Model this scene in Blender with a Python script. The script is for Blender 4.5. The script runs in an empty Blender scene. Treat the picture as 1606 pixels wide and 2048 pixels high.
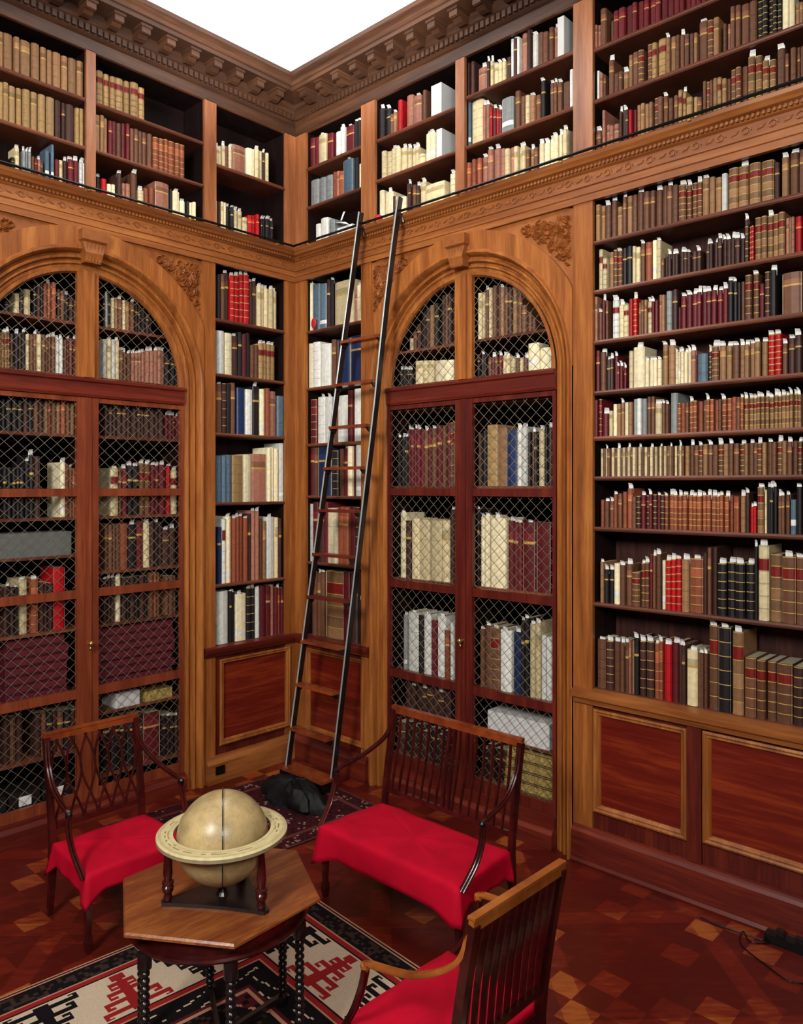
import bpy, bmesh, math, random
from mathutils import Vector, Matrix
R0 = random.Random(7)
C = bpy.context.scene.collection
PI = math.pi

# ------------------------------------------------------------------ camera, light, exposure
CAM = (-4.7906, -5.8492, 2.6)
cd = bpy.data.cameras.new('camera'); cam = bpy.data.objects.new('camera', cd); C.objects.link(cam)
cam.location = CAM; cam.rotation_euler = (PI/2, 0, math.radians(42.923-90))
cd.sensor_fit = 'HORIZONTAL'; cd.sensor_width = 36; cd.lens = 34.876; cd.shift_y = -52/1606
cd.clip_start = .05
bpy.context.scene.camera = cam
vs = bpy.context.scene.view_settings
vs.view_transform = 'Standard'; vs.look = 'None'; vs.gamma = 1; vs.use_curve_mapping = False; vs.exposure = 0.22
world = bpy.data.worlds.new('world'); bpy.context.scene.world = world; world.use_nodes = True
world.node_tree.nodes['Background'].inputs[0].default_value = (1, .93, .86, 1)
world.node_tree.nodes['Background'].inputs[1].default_value = .02

def area(name, loc, aim, sx, sy, power, col=(1, .98, .93)):
    l = bpy.data.lights.new(name, 'AREA'); l.shape = 'RECTANGLE'; l.size = sx; l.size_y = sy; l.energy = power; l.color = col
    o = bpy.data.objects.new(name, l); C.objects.link(o); o.location = loc
    o.rotation_euler = (Vector(aim)-Vector(loc)).to_track_quat('-Z', 'Y').to_euler()
    return o
area('key_light_high', (-7.3, -4.4, 4.9), (0, -1.8, 3.2), 1.3, 1.5, 165).data.spread = math.radians(120)  # added key area light, high off to the left; no window behind it
area('fill_light_side', (-5.2, -7.6, 4.4), (-1.0, 0, 3.2), 1.2, 1.4, 75, (1, .97, .91)).data.spread = math.radians(120)  # added fill light behind the camera, not a real window
cb = area('ceiling_fill_light', (-3.1, -3.5, 4.6), (-1.55, -1.7, 6.4), .4, .4, 64, (1, .99, .98)); cb.data.spread = math.radians(50)  # unseen lamp added only to brighten the white ceiling

# ------------------------------------------------------------------ materials
def srgb(r, g, b):
    f = lambda c: (c/255/12.92) if c/255 <= .04045 else ((c/255+.055)/1.055)**2.4
    return (f(r), f(g), f(b), 1)
MATS = {}
def base_mat(name, rough=.5, spec=.5):
    m = bpy.data.materials.new(name); m.use_nodes = True; b = m.node_tree.nodes['Principled BSDF']
    b.inputs['Roughness'].default_value = rough; b.inputs['Specular IOR Level'].default_value = spec
    MATS[name] = m; return m, m.node_tree, b
def wood(name, c1, c2, c3, axis='V', rough=.38, bump=.12):
    m, nt, b = base_mat(name, rough, .5 if rough < .55 else .12)
    tc = nt.nodes.new('ShaderNodeTexCoord'); oi = nt.nodes.new('ShaderNodeObjectInfo')
    mul = nt.nodes.new('ShaderNodeVectorMath'); mul.operation = 'MULTIPLY_ADD'
    mul.inputs[1].default_value = (1, 1, 1); cmb = nt.nodes.new('ShaderNodeCombineXYZ')
    mm = nt.nodes.new('ShaderNodeMath'); mm.operation = 'MULTIPLY'; mm.inputs[1].default_value = 17.3
    nt.links.new(oi.outputs['Random'], mm.inputs[0])
    for i in range(3): nt.links.new(mm.outputs[0], cmb.inputs[i])
    nt.links.new(tc.outputs['Object'], mul.inputs[0]); nt.links.new(cmb.outputs[0], mul.inputs[2])
    mp = nt.nodes.new('ShaderNodeMapping'); mp.inputs['Scale'].default_value = {'V': (9, 9, .7), 'H': (.7, .7, 11), 'N': (3, 3, 3), 'X': (1.6, 10, 10)}[axis]
    nt.links.new(mul.outputs[0], mp.inputs[0])
    n1 = nt.nodes.new('ShaderNodeTexNoise'); n1.inputs['Scale'].default_value = 1.0; n1.inputs['Detail'].default_value = 5; n1.inputs['Distortion'].default_value = .8
    n2 = nt.nodes.new('ShaderNodeTexNoise'); n2.inputs['Scale'].default_value = 7.0; n2.inputs['Detail'].default_value = 4
    nt.links.new(mp.outputs[0], n1.inputs[0]); nt.links.new(mp.outputs[0], n2.inputs[0])
    cr = nt.nodes.new('ShaderNodeValToRGB'); e = cr.color_ramp.elements
    e[0].position = .3; e[0].color = srgb(*c1); e[1].position = .68; e[1].color = srgb(*c3)
    k = e.new(.5); k.color = srgb(*c2)
    mx = nt.nodes.new('ShaderNodeMath'); mx.operation = 'MULTIPLY_ADD'; mx.inputs[1].default_value = .35
    ad = nt.nodes.new('ShaderNodeMath'); ad.operation = 'MULTIPLY_ADD'; ad.inputs[1].default_value = .68; ad.inputs[2].default_value = 0
    nt.links.new(n1.outputs[0], ad.inputs[0]); nt.links.new(n2.outputs[0], mx.inputs[0]); nt.links.new(ad.outputs[0], mx.inputs[2])
    nt.links.new(mx.outputs[0], cr.inputs[0]); nt.links.new(cr.outputs[0], b.inputs['Base Color'])
    bp = nt.nodes.new('ShaderNodeBump'); bp.inputs['Strength'].default_value = bump; bp.inputs['Distance'].default_value = .004
    nt.links.new(n2.outputs[0], bp.inputs['Height']); nt.links.new(bp.outputs[0], b.inputs['Normal'])
    return m
def plain(name, rgb, rough=.5, metal=0, mott=.25, scale=20, spec=.5, bump=0):
    m, nt, b = base_mat(name, rough, spec); b.inputs['Metallic'].default_value = metal
    tc = nt.nodes.new('ShaderNodeTexCoord'); n = nt.nodes.new('ShaderNodeTexNoise'); n.inputs['Scale'].default_value = scale; n.inputs['Detail'].default_value = 5
    nt.links.new(tc.outputs['Object'], n.inputs[0]); cr = nt.nodes.new('ShaderNodeValToRGB'); e = cr.color_ramp.elements
    c = srgb(*rgb); e[0].position = .3; e[1].position = .7
    e[0].color = tuple(max(0, v*(1-mott)) for v in c[:3])+(1,); e[1].color = tuple(min(1, v*(1+mott)) for v in c[:3])+(1,)
    nt.links.new(n.outputs[0], cr.inputs[0]); nt.links.new(cr.outputs[0], b.inputs['Base Color'])
    if bump:
        bp = nt.nodes.new('ShaderNodeBump'); bp.inputs['Strength'].default_value = bump; bp.inputs['Distance'].default_value = .01
        nt.links.new(n.outputs[0], bp.inputs['Height']); nt.links.new(bp.outputs[0], b.inputs['Normal'])
    return m
def colmat(name, rough=.5, mott=.2, scale=30, spec=.3):
    m, nt, b = base_mat(name, rough, spec)
    at = nt.nodes.new('ShaderNodeAttribute'); at.attribute_name = 'Col'
    tc = nt.nodes.new('ShaderNodeTexCoord'); n = nt.nodes.new('ShaderNodeTexNoise'); n.inputs['Scale'].default_value = scale; n.inputs['Detail'].default_value = 4
    nt.links.new(tc.outputs['Object'], n.inputs[0])
    mr = nt.nodes.new('ShaderNodeMapRange'); mr.inputs[1].default_value = .3; mr.inputs[2].default_value = .7; mr.inputs[3].default_value = 1-mott; mr.inputs[4].default_value = 1+mott*.4
    nt.links.new(n.outputs[0], mr.inputs[0])
    vm = nt.nodes.new('ShaderNodeVectorMath'); vm.operation = 'SCALE'; nt.links.new(at.outputs['Color'], vm.inputs[0]); nt.links.new(mr.outputs[0], vm.inputs['Scale'])
    nt.links.new(vm.outputs[0], b.inputs['Base Color'])
    return m
W_V = wood('oiled_oak_upright', (106, 56, 22), (148, 84, 36), (180, 112, 52), 'V')
W_H = wood('oiled_oak_rail', (104, 55, 25), (142, 81, 38), (172, 106, 52), 'H')
W_UV = wood('upper_oak_upright', (112, 62, 34), (150, 90, 52), (180, 116, 70), 'V')
W_UH = wood('upper_oak_rail', (80, 45, 28), (114, 68, 42), (146, 92, 58), 'H')
W_RV = wood('red_mahogany_upright', (64, 17, 14), (86, 25, 18), (114, 42, 25), 'V')
W_RH = wood('red_mahogany_rail', (72, 19, 14), (94, 28, 19), (122, 46, 27), 'H')
W_MV = wood('mahogany_door_frame', (92, 38, 22), (122, 54, 30), (148, 74, 42), 'V')
W_P = wood('red_mahogany_panel', (88, 20, 12), (106, 28, 17), (142, 54, 24), 'H', .3)
W_SH = wood('shelf_wood', (70, 34, 24), (98, 54, 38), (128, 74, 50), 'H')
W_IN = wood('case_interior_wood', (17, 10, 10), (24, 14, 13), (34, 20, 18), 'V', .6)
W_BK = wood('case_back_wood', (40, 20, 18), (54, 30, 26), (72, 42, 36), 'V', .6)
W_CA = wood('carved_oak', (110, 58, 24), (142, 80, 34), (165, 98, 46), 'N', .42)
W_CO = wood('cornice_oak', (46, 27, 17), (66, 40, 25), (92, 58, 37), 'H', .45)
W_CH = wood('chair_mahogany', (38, 9, 10), (58, 16, 15), (80, 26, 22), 'N', .2, .04)
W_CT = wood('chair_rail_mahogany', (92, 34, 18), (124, 54, 26), (150, 74, 34), 'N', .22, .04)
W_CL = wood('golden_lit_rail', (120, 58, 22), (160, 88, 36), (185, 110, 52), 'N', .28, .06)  # lit copy of the chair rail wood, golden light put into the colour
W_TB = wood('table_walnut', (100, 44, 24), (128, 66, 34), (164, 100, 46), 'X', .28)
W_DK = plain('ebonised_wood', (30, 22, 22), .22, 0, .3, 14)
BLK = plain('black_steel', (16, 17, 17), .22, .2, .2, 10)
RAIL_GLINT = plain('rail_highlight', (176, 182, 178), .3, .35, .1, 6)  # pale tone painting the highlight along the ladder rails
WIRE = plain('brass_wire', (176, 164, 142), .35, .7, .2, 10)
BRASS = plain('brass', (200, 170, 100), .25, .9, .15, 20)
BOOK = colmat('book_binding')
PAPER = plain('white_paper', (240, 240, 236), .8, 0, .03, 20)
CLOTH = plain('crimson_cloth', (186, 3, 38), .75, 0, .16, 5, .15, .25)
VELLUM = plain('aged_globe_vellum', (176, 152, 106), .33, 0, .32, 9)
CEIL = plain('white_ceiling_plaster', (250, 250, 250), .9, 0, .01, 2)
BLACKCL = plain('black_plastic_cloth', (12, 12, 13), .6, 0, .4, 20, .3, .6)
REDP = plain('red_fabric', (190, 22, 40), .6, 0, .3, 30)
BOXW = plain('white_card', (214, 214, 212), .7, 0, .05, 8)

# ------------------------------------------------------------------ mesh builder
class MB:
    def __init__(s, T=None): s.v = []; s.f = []; s.c = []; s.m = []; s.T = T; s.col = None; s.mi = 0
    def P(s, *p):
        s.v.append(s.T(*p) if s.T else p); return len(s.v)-1
    def F(s, ids, col=None):
        s.f.append(ids); s.c.append(col or s.col); s.m.append(s.mi)
    def box(s, a, b, col=None):
        (x0, y0, z0), (x1, y1, z1) = a, b
        i = [s.P(x, y, z) for z in (z0, z1) for y in (y0, y1) for x in (x0, x1)]
        for q in ((0, 1, 3, 2), (4, 6, 7, 5), (0, 4, 5, 1), (2, 3, 7, 6), (0, 2, 6, 4), (1, 5, 7, 3)): s.F([i[k] for k in q], col)
    def loft(s, rings, closed=True, cap=True, col=None):
        ids = [[s.P(*p) for p in r] for r in rings]
        for a, b in zip(ids, ids[1:]):
            n = len(a)
            for k in range(n if closed else n-1): s.F([a[k], a[(k+1) % n], b[(k+1) % n], b[k]], col)
        if cap: s.F(ids[0][::-1], col); s.F(ids[-1], col)
        return ids
    def lathe(s, prof, cx, cy, n=20, col=None):   # prof (r,z)
        s.loft([[(cx+r*math.cos(2*PI*k/n), cy+r*math.sin(2*PI*k/n), z) for k in range(n)] for r, z in prof], col=col)
    def sweep(s, pts, hw, ht, side=(0, 0, 1), n=4, col=None):  # section hw along 'across', ht along up hint
        pts = [Vector(p) for p in pts]; rings = []
        for i, p in enumerate(pts):
            t = (pts[min(i+1, len(pts)-1)]-pts[max(i-1, 0)]).normalized()
            up = Vector(side); a = t.cross(up)
            if a.length < 1e-4: a = t.cross(Vector((1, 0, 0)))
            a.normalize(); u = a.cross(t).normalized()
            w = hw[i] if isinstance(hw, (list, tuple)) else hw; h = ht[i] if isinstance(ht, (list, tuple)) else ht
            if n == 4: r = [p+a*w+u*h, p-a*w+u*h, p-a*w-u*h, p+a*w-u*h]
            else: r = [p+a*w*math.cos(2*PI*k/n)+u*h*math.sin(2*PI*k/n) for k in range(n)]
            rings.append([tuple(q) for q in r])
        s.loft(rings, col=col)
    def build(s, name, mat, parent=None, smooth=False, base=None, flat_angle=None, recalc=True):
        me = bpy.data.meshes.new(name)
        off = Vector(parent['_w']) if parent is not None else (Vector(base) if base else Vector((0, 0, 0)))
        me.from_pydata([tuple(Vector(p)-off) for p in s.v], [], s.f)
        mats = mat if isinstance(mat, (list, tuple)) else [mat]
        for m in mats: me.materials.append(m)
        if len(mats) > 1:
            for p, k in zip(me.polygons, s.m): p.material_index = k
        if any(c for c in s.c):
            ca = me.color_attributes.new('Col', 'FLOAT_COLOR', 'CORNER'); buf = []
            for p, c in zip(me.polygons, s.c):
                buf += list(c or (1, 1, 1, 1))*p.loop_total
            ca.data.foreach_set('color', buf)
        if recalc:
            bm = bmesh.new(); bm.from_mesh(me); bmesh.ops.recalc_face_normals(bm, faces=bm.faces); bm.to_mesh(me); bm.free()
        if smooth:
            for p in me.polygons: p.use_smooth = True
            if flat_angle: me.set_sharp_from_angle(angle=math.radians(flat_angle))
        o = bpy.data.objects.new(name, me); C.objects.link(o)
        if parent is not None: o.parent = parent; o['_w'] = tuple(off)
        else: o.location = off; o['_w'] = tuple(off)
        return o
def thing(name, loc, label=None, cat=None, group=None, kind=None):
    o = bpy.data.objects.new(name, None); C.objects.link(o); o.location = loc; o['_w'] = tuple(loc); o.empty_display_size = .1
    tag(o, label, cat, group, kind); return o
def tag(o, label=None, cat=None, group=None, kind=None):
    if label: o['label'] = label
    if cat: o['category'] = cat
    if group: o['group'] = group
    if kind: o['kind'] = kind
    return o
TR = lambda u, w, z: (-w, -u, z)      # right wall: u from the corner, w out of the wall
TL = lambda u, w, z: (-u, -w, z)      # left wall
SIDE = {'right': TR, 'left': TL}

# ------------------------------------------------------------------ floor, walls, ceiling
U_END = 5.6
m, nt, b = base_mat('parquet_floor', .3, .4)
tc = nt.nodes.new('ShaderNodeTexCoord')
def N(t, **k):
    n = nt.nodes.new(t)
    for a, v in k.items(): setattr(n, a, v)
    return n
def M2(op, a, b_=None, c_=None):
    n = N('ShaderNodeMath', operation=op)
    for i, q in enumerate((a, b_, c_)):
        if q is None: continue
        if isinstance(q, (int, float)): n.inputs[i].default_value = q
        else: nt.links.new(q, n.inputs[i])
    return n.outputs[0]
rot = N('ShaderNodeMapping'); rot.inputs['Rotation'].default_value = (0, 0, PI/4); rot.inputs['Location'].default_value = (.22, .1, 0); nt.links.new(tc.outputs['Object'], rot.inputs[0])
sx = N('ShaderNodeSeparateXYZ'); nt.links.new(rot.outputs[0], sx.inputs[0])
fx = M2('FRACT', M2('DIVIDE', sx.outputs[0], .95)); fy = M2('FRACT', M2('DIVIDE', sx.outputs[1], .95))
strip = M2('MAXIMUM', M2('LESS_THAN', fx, .13), M2('LESS_THAN', fy, .13))
ck = N('ShaderNodeTexChecker'); ck.inputs['Scale'].default_value = 1/.165; nt.links.new(tc.outputs['Object'], ck.inputs[0])
wn = N('ShaderNodeTexWhiteNoise'); sn = N('ShaderNodeVectorMath', operation='SNAP'); sn.inputs[1].default_value = (.165, .165, 10); nt.links.new(tc.outputs['Object'], sn.inputs[0]); nt.links.new(sn.outputs[0], wn.inputs[0])
mp = N('ShaderNodeMapping'); mp.inputs['Scale'].default_value = (3, 14, 1); nt.links.new(rot.outputs[0], mp.inputs[0])
g = N('ShaderNodeTexNoise'); g.inputs['Scale'].default_value = 2.5; g.inputs['Detail'].default_value = 6; nt.links.new(mp.outputs[0], g.inputs[0])
big = N('ShaderNodeTexNoise'); big.inputs['Scale'].default_value = 1.1; nt.links.new(tc.outputs['Object'], big.inputs[0])
tone = M2('MULTIPLY', ck.outputs['Fac'], M2('MULTIPLY', M2('POWER', wn.outputs['Value'], 2.0), .55))
tone = M2('ADD', tone, M2('MULTIPLY', strip, .2))
tone = M2('ADD', tone, M2('MULTIPLY', M2('SUBTRACT', g.outputs[0], .5), .7))
tone = M2('ADD', tone, M2('MULTIPLY', M2('SUBTRACT', big.outputs[0], .5), .5))
cr = N('ShaderNodeValToRGB'); e = cr.color_ramp.elements
e[0].position = .0; e[0].color = srgb(84, 20, 14); e[1].position = .75; e[1].color = srgb(170, 92, 40); k = e.new(.34); k.color = srgb(118, 34, 20)
nt.links.new(tone, cr.inputs[0]); nt.links.new(cr.outputs[0], b.inputs['Base Color'])
FLOOR = m
q = MB(); q.box((-9, -11, -.1), (.45, .45, 0)); tag(q.build('floor', FLOOR), kind='structure')
q = MB(); q.box((-9, -11, 6.37), (.6, .6, 6.47)); tag(q.build('ceiling', CEIL), kind='structure')
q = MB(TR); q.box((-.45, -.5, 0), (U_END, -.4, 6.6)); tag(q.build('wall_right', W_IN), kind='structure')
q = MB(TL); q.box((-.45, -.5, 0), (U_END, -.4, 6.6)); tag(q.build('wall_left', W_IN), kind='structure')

def hprof(mb, prof, u1, u0=None):   # horizontal moulding, mitred at the corner; prof (w,z) closed
    a = [(max(w, 0) if u0 is None else u0, w, z) for w, z in prof]; b_ = [(u1, w, z) for w, z in prof]
    mb.loft([a, b_])
for side in ('left', 'right'):
    T = SIDE[side]; ue = U_END
    q = MB(T)
    hprof(q, [(-.3, 5.96), (0, 5.96), (0, 6.05), (.015, 6.06), (.03, 6.075), (.03, 6.135), (.045, 6.145), (.05, 6.15), (.05, 6.232), (.235, 6.235), (.235, 6.268), (.25, 6.274), (.262, 6.30), (.285, 6.318), (.30, 6.33), (.30, 6.365), (-.3, 6.365)], ue)
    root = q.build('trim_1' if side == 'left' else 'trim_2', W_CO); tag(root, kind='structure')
    for k in range(int((ue-.12)/.052)):
        pass
    d = MB(T); u = .06
    while u < ue:
        d.box((u, .025, 6.08), (u+.032, .055, 6.13)); u += .05
    d.build('dentil_band', W_CO, root)
    u = .30
    while u < ue:
        mm_ = MB(T)
        mm_.loft([[(u, w, z) , (u+.075, w, z), (u+.075, w, 6.2345), (u, w, 6.2345)] for w, z in ((.05, 6.152), (.09, 6.142), (.13, 6.15), (.16, 6.172), (.185, 6.165), (.20, 6.172))])
        mm_.box((u-.01, .05, 6.215), (u+.085, .212, 6.234))
        mm_.build('modillion', W_CO, root); u += .222
    # ledge between the tiers
    q = MB(T)
    hprof(q, [(-.02, 4.555), (.012, 4.555), (.012, 4.60), (.02, 4.605), (.02, 4.65), (.03, 4.655), (.03, 4.66), (.014, 4.665), (.014, 4.745), (.03, 4.755), (.045, 4.78), (.075, 4.79), (.085, 4.805), (.10, 4.82), (.105, 4.845), (-.02, 4.87)], ue)
    root = q.build('trim_3' if side == 'left' else 'trim_4', W_H); tag(root, kind='structure')
    e_ = MB(T); u = .1
    while u < ue:
        e_.loft([[(u+.012+.011*math.cos(t)*.9, .043+w_, 4.772+.012*math.sin(t)) for t in [k*PI/4 for k in range(8)]] for w_ in (0, .012)]); u += .03
    e_.build('egg_moulding', W_H, root)
    f_ = MB(T); u = .15; j = 0
    while u < ue-.2:       # carved running motif on the frieze
        sc = [(u+.032*math.cos(t)*(1-.09*t), .018, 4.705+.026*math.sin(t)*(1-.09*t)) for t in [k*.55 for k in range(13)]]
        f_.sweep(sc, .005, .004, (0, 1, 0) if side == 'left' else (1, 0, 0))
        f_.loft([[(u+.06, .014, 4.69), (u+.10, .014, 4.70), (u+.115, .014, 4.722), (u+.07, .014, 4.715)], [(u+.07, .022, 4.70), (u+.095, .022, 4.703), (u+.105, .022, 4.715), (u+.078, .022, 4.712)]])
        u += .15
    f_.build('carved_frieze', W_CA if side == 'left' else W_CA, root)

# ------------------------------------------------------------------ open bookcases
def raised_panel(T, u0, u1, z0, z1, parent):
    q = MB(T)
    lv = [(0, 0.0), (.0, .014), (.012, .02), (.024, .012), (.034, .014), (.046, -.004), (.05, -.014)]
    R = lambda i, w: [(u0+i, w, z0+i), (u1-i, w, z0+i), (u1-i, w, z1-i), (u0+i, w, z1-i)]
    q.loft([R(i, w) for i, w in lv], cap=False); q.build('panel_moulding', W_V, parent)
    q = MB(T); i = .045
    q.box((u0+i, -.03, z0+i), (u1-i, -.012, z1-i)); q.build('panel', W_P, parent)
def bookcase(side, u0, u1, z0, z1, shelves, label, stL, stR, upper=False, base=False, top=None, panels=()):
    """opening u0..u1, z0..z1; stL/stR = outer u limits of the stiles"""
    T = SIDE[side]; dep = -.34
    root = thing('bookcase', T((u0+u1)/2, -.17, 0 if base else z0), label, 'bookcase', 'built-in oak bookcases around the corner of the room')
    V, H = (W_UV, W_UH) if upper else (W_V, W_H)
    for a, b_, nm in ((stL, u0, 'stile'), (u1, stR, 'stile')):
        if b_-a < .01: continue
        q = MB(T); q.box((a, -.03, 0 if base else z0-.02), (b_, 0, z1 if not upper else 5.965)); q.build('stile', V, root)
        if b_-a > .08:
            pass
    zt = top or z1
    q = MB(T); q.box((u0-.02, -.03, z1-.002), (u1+.02, -.002, zt)); q.build('top_rail', H, root)
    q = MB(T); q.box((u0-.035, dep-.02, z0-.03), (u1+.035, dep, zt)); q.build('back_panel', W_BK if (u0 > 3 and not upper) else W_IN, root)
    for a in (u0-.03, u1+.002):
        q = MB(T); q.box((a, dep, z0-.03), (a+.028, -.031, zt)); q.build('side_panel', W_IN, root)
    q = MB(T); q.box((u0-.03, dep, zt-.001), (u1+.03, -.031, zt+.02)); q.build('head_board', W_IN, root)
    for z in shelves:
        q = MB(T); q.loft([[(u, w, zz) for w, zz in ((dep, z-.028), (-.018, z-.028), (-.010, z-.02), (-.008, z-.012), (-.014, z), (dep, z))] for u in (u0, u1)])
        q.build('shelf', W_SH, root)
    q = MB(T); q.box((u0-.002, dep, z0-.03), (u1+.002, -.031, z0)); q.build('base_shelf', W_SH, root)
    if base:
        q = MB(T); q.box((u0-.002, -.05, .0), (u1+.002, -.02, z0-.031)); q.build('base_cabinet', W_RV, root)
        for a, b_, c_, d_ in panels: raised_panel(T, a, b_, c_, d_, root)
        prev = None
        for a, b_, c_, d_ in panels[1:]:
            q = MB(T); q.box((a-.10, -.012, .26), (a-.01, .006, 1.11)); q.build('panel_stile', W_RV, root)
    return root
ZU = 4.875
bays = {}
bays['L1'] = bookcase('left', .12, .90, 1.19, 4.56, [1.73, 2.455, 3.07, 3.595, 4.08], 'tall narrow open bookcase on left wall, between grilled cabinet and room corner', .0, 1.03, base=True, panels=[(.07, .86, .31, 1.07)])
bays['R1'] = bookcase('right', .15, .905, 1.19, 4.56, [1.885, 2.51, 3.0, 3.53, 4.07], 'tall narrow open bookcase right of the corner, behind the rolling ladder', .0, 1.03, base=True, panels=[(.16, .95, .29, 1.07)])
bays['R4'] = bookcase('right', 3.18, 5.30, 1.215, 4.56, [1.803, 2.32, 2.665, 2.937, 3.248, 3.594, 3.94, 4.277], 'wide open lower bookcase with nine rows of old books at far right', 3.03, 5.42, base=True, panels=[(3.19, 3.84, .38, 1.08), (3.94, 5.2, .40, 1.09)])
bays['UL1'] = bookcase('left', .12, .89, ZU, 5.96, [5.445], 'upper bookcase with one shelf on left wall beside the corner', 0, 1.01, True)
bays['UL2'] = bookcase('left', 1.01, 1.985, ZU, 5.96, [5.22, 5.59], 'middle upper bookcase on left wall, half-empty top shelf', 1.01, 2.06, True)
bays['UL3'] = bookcase('left', 2.06, 3.0, ZU, 5.96, [5.215, 5.59], 'upper bookcase at the far left edge, filled with plain tan volumes', 2.06, 3.15, True)
bays['UR1'] = bookcase('right', .15, .905, ZU, 5.96, [5.25, 5.62], 'upper bookcase just right of the room corner, above the ladder', 0, 1.075, True)
bays['UR2'] = bookcase('right', 1.075, 1.975, ZU, 5.96, [5.26, 5.61], 'upper bookcase with two large grey boxes, right of the ladder top', 1.075, 2.065, True)
bays['UR3'] = bookcase('right', 2.065, 3.03, ZU, 5.96, [5.26, 5.65], 'upper bookcase above the right half of the right grilled arch', 2.065, 3.18, True)
bays['UR4'] = bookcase('right', 3.18, 5.30, ZU, 5.96, [5.245, 5.60], 'wide upper bookcase at the top right corner of the view', 3.18, 5.42, True)
# ledge over the wainscot, and baseboards
for side in ('left', 'right'):
    T = SIDE[side]
    q = MB(T); hprof(q, [(-.01, 1.10), (.02, 1.105), (.03, 1.125), (.045, 1.14), (.05, 1.165), (.05, 1.185), (-.01, 1.19)], 1.02)
    tag(q.build('trim_5' if side == 'left' else 'trim_6', W_RH), kind='structure')
    q = MB(T); hprof(q, [(-.01, 0), (.045, 0), (.045, .17), (.03, .19), (.02, .225), (-.01, .23)], 1.0)
    tag(q.build('baseboard_left' if side == 'left' else 'baseboard_right', W_H if side == 'left' else W_RH), kind='structure')
q = MB(TR); hprof(q, [(-.01, 1.10), (.02, 1.105), (.03, 1.135), (.05, 1.15), (.055, 1.18), (.055, 1.20), (-.02, 1.214)], 5.4, 3.045)
tag(q.build('trim_7', W_H), kind='structure')
q = MB(TR); hprof(q, [(-.01, 0), (.04, 0), (.05, .02), (.04, .04), (.035, .22), (.02, .24), (.015, .255), (-.01, .26)], 5.4, 3.035)
tag(q.build('trim_8', W_RH), kind='structure')
# ------------------------------------------------------------------ arched grille cabinets
UC = 2.03; ZS = 3.44
def arc(r, n=48, a0=PI, a1=0): return [(UC+r*math.cos(a0+(a1-a0)*k/n), ZS+r*math.sin(a0+(a1-a0)*k/n)) for k in range(n+1)]
def wire_panel(T, u0, u1, z0, z1, w, parent, clip_r=None, pu=.095, pz=.088):
    q = MB(T); r = .0015
    def seg(sgn, k):
        # line: u = u0 + t, z = zk + sgn*(pz/pu)*t
        pts = []
        s_ = sgn*pz/pu; n = 60
        for i in range(n+1):
            u = u0+(u1-u0)*i/n; z = k+s_*(u-u0)
            ok = z0 <= z <= z1 and (clip_r is None or (u-UC)**2+(z-ZS)**2 <= clip_r**2)
            pts.append((u, z, ok))
        ins = [p for p in pts if p[2]]
        if len(ins) < 2: return
        (ua, za, _), (ub, zb, _) = ins[0], ins[-1]
        l = math.hypot(ub-ua, zb-za); nu, nz = -(zb-za)/l*r, (ub-ua)/l*r
        wo = w+(.0014 if sgn > 0 else -.0014)
        q.loft([[(ua+nu, wo-r, za+nz), (ua+nu, wo+r, za+nz), (ua-nu, wo+r, za-nz), (ua-nu, wo-r, za-nz)], [(ub+nu, wo-r, zb+nz), (ub+nu, wo+r, zb+nz), (ub-nu, wo+r, zb-nz), (ub-nu, wo-r, zb-nz)]])
    H_ = (u1-u0)*pz/pu; k = z0-H_
    while k < z1+H_:
        seg(1, k); seg(-1, k); k += pz*2*.5
    return q.build('wire_mesh', WIRE, parent)
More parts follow.
